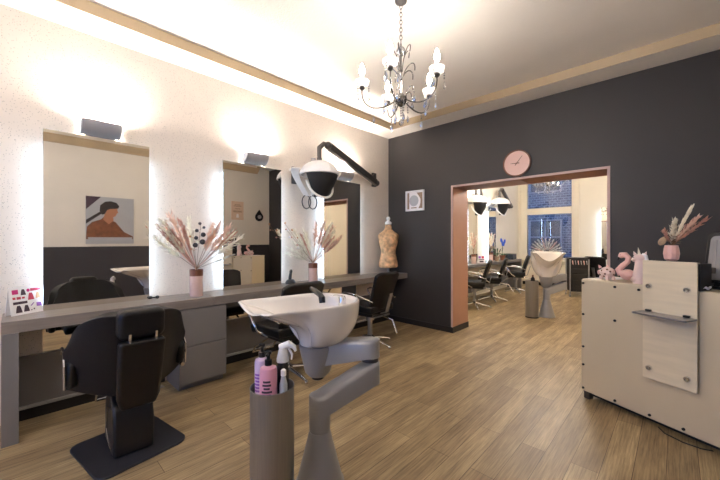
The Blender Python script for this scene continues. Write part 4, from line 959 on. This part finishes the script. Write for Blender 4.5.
# ------------------------------------------------------------------ far room
b = thing('far_styling_bench', 'grey styling bench along the mirrored wall of the far room', 'bench', (0.002, 0, 0))
MB().box(0.0, .36, 1.2, 5.3, BZ - .06, BZ).build('worktop', M['bench2'], b, bevel=.002)
MB().box(0.0, .36, 1.2, 1.27, 0, BZ - .061).build('end_panel', M['bench2'], b); MB().box(0.0, .36, 5.23, 5.3, 0, BZ - .061).build('end_panel', M['bench2'], b)
MB().box(0.0, .03, 1.271, 5.229, .1, .46).build('back_panel', M['bench2'], b)
GM = 'backlit mirrors in the far room'
mirror(2.69, 3.15, 'narrow backlit mirror in the far room nearest the opening', lower=False, group=GM)
mirror(3.77, 4.23, 'narrow backlit mirror in the far room nearer the window', lower=False, group=GM)
mm = mirror(-.35, .35, 'backlit mirror beside the window of the far room at the right jamb of the opening', lower=False, group=GM)
mm.location = (2.37, YD, BZ + .02); mm.rotation_euler = (0, 0, R(-90))
for (x, y), a, l in (((.57, 1.95), face(-.93, -.35), 'black styling chair in the far room half hidden by the blush jamb'),
                     ((.52, 2.90), face(-.93, -.35), 'black styling chair in the far room, middle of the row at the bench'),
                     ((.50, 4.45), face(-.93, -.35), 'black styling chair in the far room nearest the window, end of the row')):
    dup(ch, (x, y, 0), a, l, G2)
dup(ch, (2.10, 5.35, 0), face(.3, .95), 'black styling chair in the far room in front of the mirror at the right jamb', G2)
hood_dryer('white hood dryer in the far room nearer the window', (.22, 4.12, 2.14), (0, 5.35, 2.27))
hood_dryer('white hood dryer in the far room half hidden by the blush jamb', (.30, 2.62, 2.05), (0, 3.50, 2.2))
chandelier('crystal chandelier hanging in front of the window of the far room', (1.72, 2.44, 2.335), H2 - 2.335, M['bulb2'])
uplight(2.92, 'added grey trough uplight brightening the far room over the mirror nearest the opening'); uplight(4.0, 'added grey trough uplight brightening the far room over the mirror nearer the window')  # both uplights added to brighten the far room
GV = 'flower vases on the far bench'
def far_vase(label, y, seed, cols, h=.2, r=.055):
    random.seed(seed)
    v = vase('flower_vase', label, (.2, y, BZ), h, r, GV)
    for k in range(8):
        plume(v, M[cols[k % len(cols)]], (0, 0, h), (random.uniform(-.3, .3), random.uniform(-.75, .75), 1), .16, random.uniform(.22, .34), .024, 40)
    berries(v, (0, 0, h), (.1, -.5, 1), .5, [cols[0]], [.016, .018, .015, .016])
far_vase('vase with pale pink plumes on the far bench nearest the opening', 2.72, 3, ['blushp', 'pampas', 'pampas', 'mauvep'])
far_vase('vase with blush and cream plumes on the far bench beside the second mirror', 3.62, 5, ['blushp', 'pampas', 'mauvep', 'pampas'], .22, .06)
t = thing('potted_plant', 'small green potted plant on the far bench beside the blue orchid', 'plant', (.2, 4.0, BZ))
MB().lathe([(.04, 0), (.055, .11), (.048, .11), (.04, .03)], 18).build('pot', M['taupe'], t)
q = MB()
for k in range(12):
    a = k * .9; c, s = math.cos(a), math.sin(a); l = .10 + .05 * (k % 3)
    q.add([(0, 0, .09), (c * l * .5 - s * .018, s * l * .5 + c * .018, .09 + l), (c * l, s * l, .08 + l * 1.2), (c * l * .5 + s * .018, s * l * .5 - c * .018, .09 + l)], [(0, 1, 2, 3)])
q.build('leaves', M['green'], t)
t = thing('blue_orchid', 'orchid with blue flowers in a brown pot on the far bench', 'plant', (.2, 4.36, BZ))
MB().lathe([(.055, 0), (.075, .13), (.066, .13), (.055, .03)], 20).build('pot', M['copper'], t)
for k, sy in enumerate((-1, .3)):
    MB().tube(bez((0, 0, .1), (0, 0, .3), (.02, sy * .04, .48), (.03, sy * .22, .52 - .03 * k), 10), .004, 6).build('flower_stem', M['green'], t)
    for i in range(4):
        u = .62 + .12 * i; p = bez((0, 0, .1), (0, 0, .3), (.02, sy * .04, .48), (.03, sy * .22, .52 - .03 * k), 20)[min(20, int(u * 20))]
        q = MB()
        for a in range(5):
            an = a * 1.2566; q.ball((p.x + .012, p.y + .030 * math.cos(an), p.z + .030 * math.sin(an)), .008, .024, .024, 8, 6)
        q.build('flower', M['blue'], t)
q = MB()
for k in range(5):
    a = k * 1.25; c, s = math.cos(a), math.sin(a)
    q.add([(0, 0, .12), (c * .09 - s * .03, s * .09 + c * .03, .17), (c * .17, s * .17, .13), (c * .09 + s * .03, s * .09 - c * .03, .17)], [(0, 1, 2, 3)])
q.build('leaves', M['green'], t)
t = thing('price_card', 'white tent card with pictures on the far bench between the vases', 'card', (.24, 3.0, BZ), R(50))
card(t, .16, .17, .06, [('printed_block', 'violet', rc(.1, .6, .45, .9)), ('printed_block', 'redp', rc(.55, .6, .9, .9)), ('printed_line', 'darkp', rc(.1, .4, .9, .5)), ('printed_block', 'darkp', rc(.2, .1, .8, .3))])
t = thing('storage_box', 'dark storage box at the window end of the far bench', 'box', (.18, 4.95, BZ), R(0))
MB().box(-.12, .12, -.14, .14, 0, .13).build('box', M['blackp'], t, bevel=.008); MB().box(-.123, .123, -.143, .143, .1305, .15).build('lid', M['anthr'], t, bevel=.006)

# second wash basin with its holder, seen from its front
c2 = Vector((1.82, 2.0)); s2 = c2 + Vector((-.03, .10)); j2 = c2 + Vector((.19, .25))
wash_basin('white wash basin on a folding arm in the far room behind the opening', tuple(c2), tuple(s2), tuple(j2), (-.35, .94), 1.09, .13)
holder('brushed steel cylinder holder beside the far wash basin', (1.65, 1.79, 0))
t = thing('dark_bottle', 'dark bottle standing in the far steel holder', 'bottle', (1.67, 1.77, .492))
MB().lathe([(.03, 0), (.032, .005), (.032, .16), (.012, .19)], 18).build('bottle', M['blackm'], t); MB().lathe([(.013, .1905), (.013, .22), (.008, .225)], 12).build('cap', M['copper'], t)

# black trolley
t = thing('salon_trolley', 'black salon trolley on castors in front of the far window wall', 'trolley', (1.74, 4.80, 0), R(25))
MB().box(-.172, .172, -.17, .172, .12, .86).build('body', M['blackm'], t, bevel=.01)
for z in (.14, .27, .40, .53): MB().box(-.16, .16, -.183, -.171, z, z + .115).build('drawer', M['blackp'], t, bevel=.006)
q = MB()
for sx in (-1, 1):
    for sy in (-1, 1): q.rod((sx * .185, sy * .17, .09), (sx * .185, sy * .17, .86), .013)
q.build('uprights', M['silver'], t)
MB().box(-.20, .20, -.19, .19, .865, .895).build('tray', M['blackp'], t, bevel=.008)
for sx in (-1, 1):
    for sy in (-1, 1):
        MB().at((sx * .19, sy * .18, .035), (0, R(90), 0)).cyl(.035, -.012, .012, 16).at((sx * .18, sy * .17, 0)).box(-.012, .012, -.012, .012, .07, .119).build('castor', M['silver'], t)
for k in range(6):
    x = -.14 + .055 * k; MB().rod((x, -.185, .83), (x + .01, -.19, .74), .012, .007, 8).build('hanging_clip', M['silver' if k % 2 else 'pink'], t)

# radiator under the far window
t = thing('radiator', 'white panel radiator under the far window', 'radiator', (.72, YD, 0))
q = MB(); q.box(-.62, .62, -.12, -.05, .14, .60)
q.build('panel', M['radiator'], t, bevel=.01)
for k in range(24): MB().box(-.60 + k * .0515, -.575 + k * .0515, -.126, -.1205, .17, .57).build('rib', M['radiator'], t)
MB().box(-.55, -.5, -.05, -.017, .2, .5).box(.5, .55, -.05, -.017, .2, .5).build('bracket', M['radiator'], t)
MB().rod((.60, -.085, .0), (.60, -.085, .139), .012).rod((-.6, -.085, 0), (-.6, -.085, .139), .012).build('pipe', M['radiator'], t)

random.seed(21)
v = vase('flower_vase', 'vase with white palm spears on the far window sill', (.78, YD - .11, .7355), .2, .06, GV)
for k in range(13):
    a = R(14 + 152 * k / 12)
    plume(v, M[['palm', 'pampas', 'palm', 'blushp'][k % 4]], (0, 0, .2), (math.cos(a), -.25, math.sin(a) * .9), .10, .34, .03, 60, 'palm_spear')
# ------------------------------------------------------------------ sky, camera
w = bpy.data.worlds.new('dusk_sky'); SC.world = w; w.use_nodes = True
bg = w.node_tree.nodes['Background']
tc = w.node_tree.nodes.new('ShaderNodeTexCoord'); sx = w.node_tree.nodes.new('ShaderNodeSeparateXYZ'); rp = w.node_tree.nodes.new('ShaderNodeValToRGB')
w.node_tree.links.new(tc.outputs['Generated'], sx.inputs[0]); w.node_tree.links.new(sx.outputs['Z'], rp.inputs[0])
rp.color_ramp.elements[0].position = 0.0; rp.color_ramp.elements[0].color = (.16, .36, .85, 1)
rp.color_ramp.elements[1].position = 0.6; rp.color_ramp.elements[1].color = (.10, .24, .70, 1)
w.node_tree.links.new(rp.outputs[0], bg.inputs[0]); bg.inputs[1].default_value = 2.7
cd = bpy.data.cameras.new('camera'); cam = bpy.data.objects.new('camera', cd); COL.objects.link(cam)
cd.sensor_width = 36.0; cd.lens = 331 / 720 * 36; cd.clip_start = 0.02
cam.location = (3.42, -4.24, 1.3); cam.rotation_euler = (R(90), 0, R(43.8))
SC.camera = cam
SC.view_settings.view_transform = 'Standard'; SC.view_settings.look = 'None'
SC.view_settings.exposure = 0.5; SC.view_settings.gamma = 1.0; SC.view_settings.use_curve_mapping = False
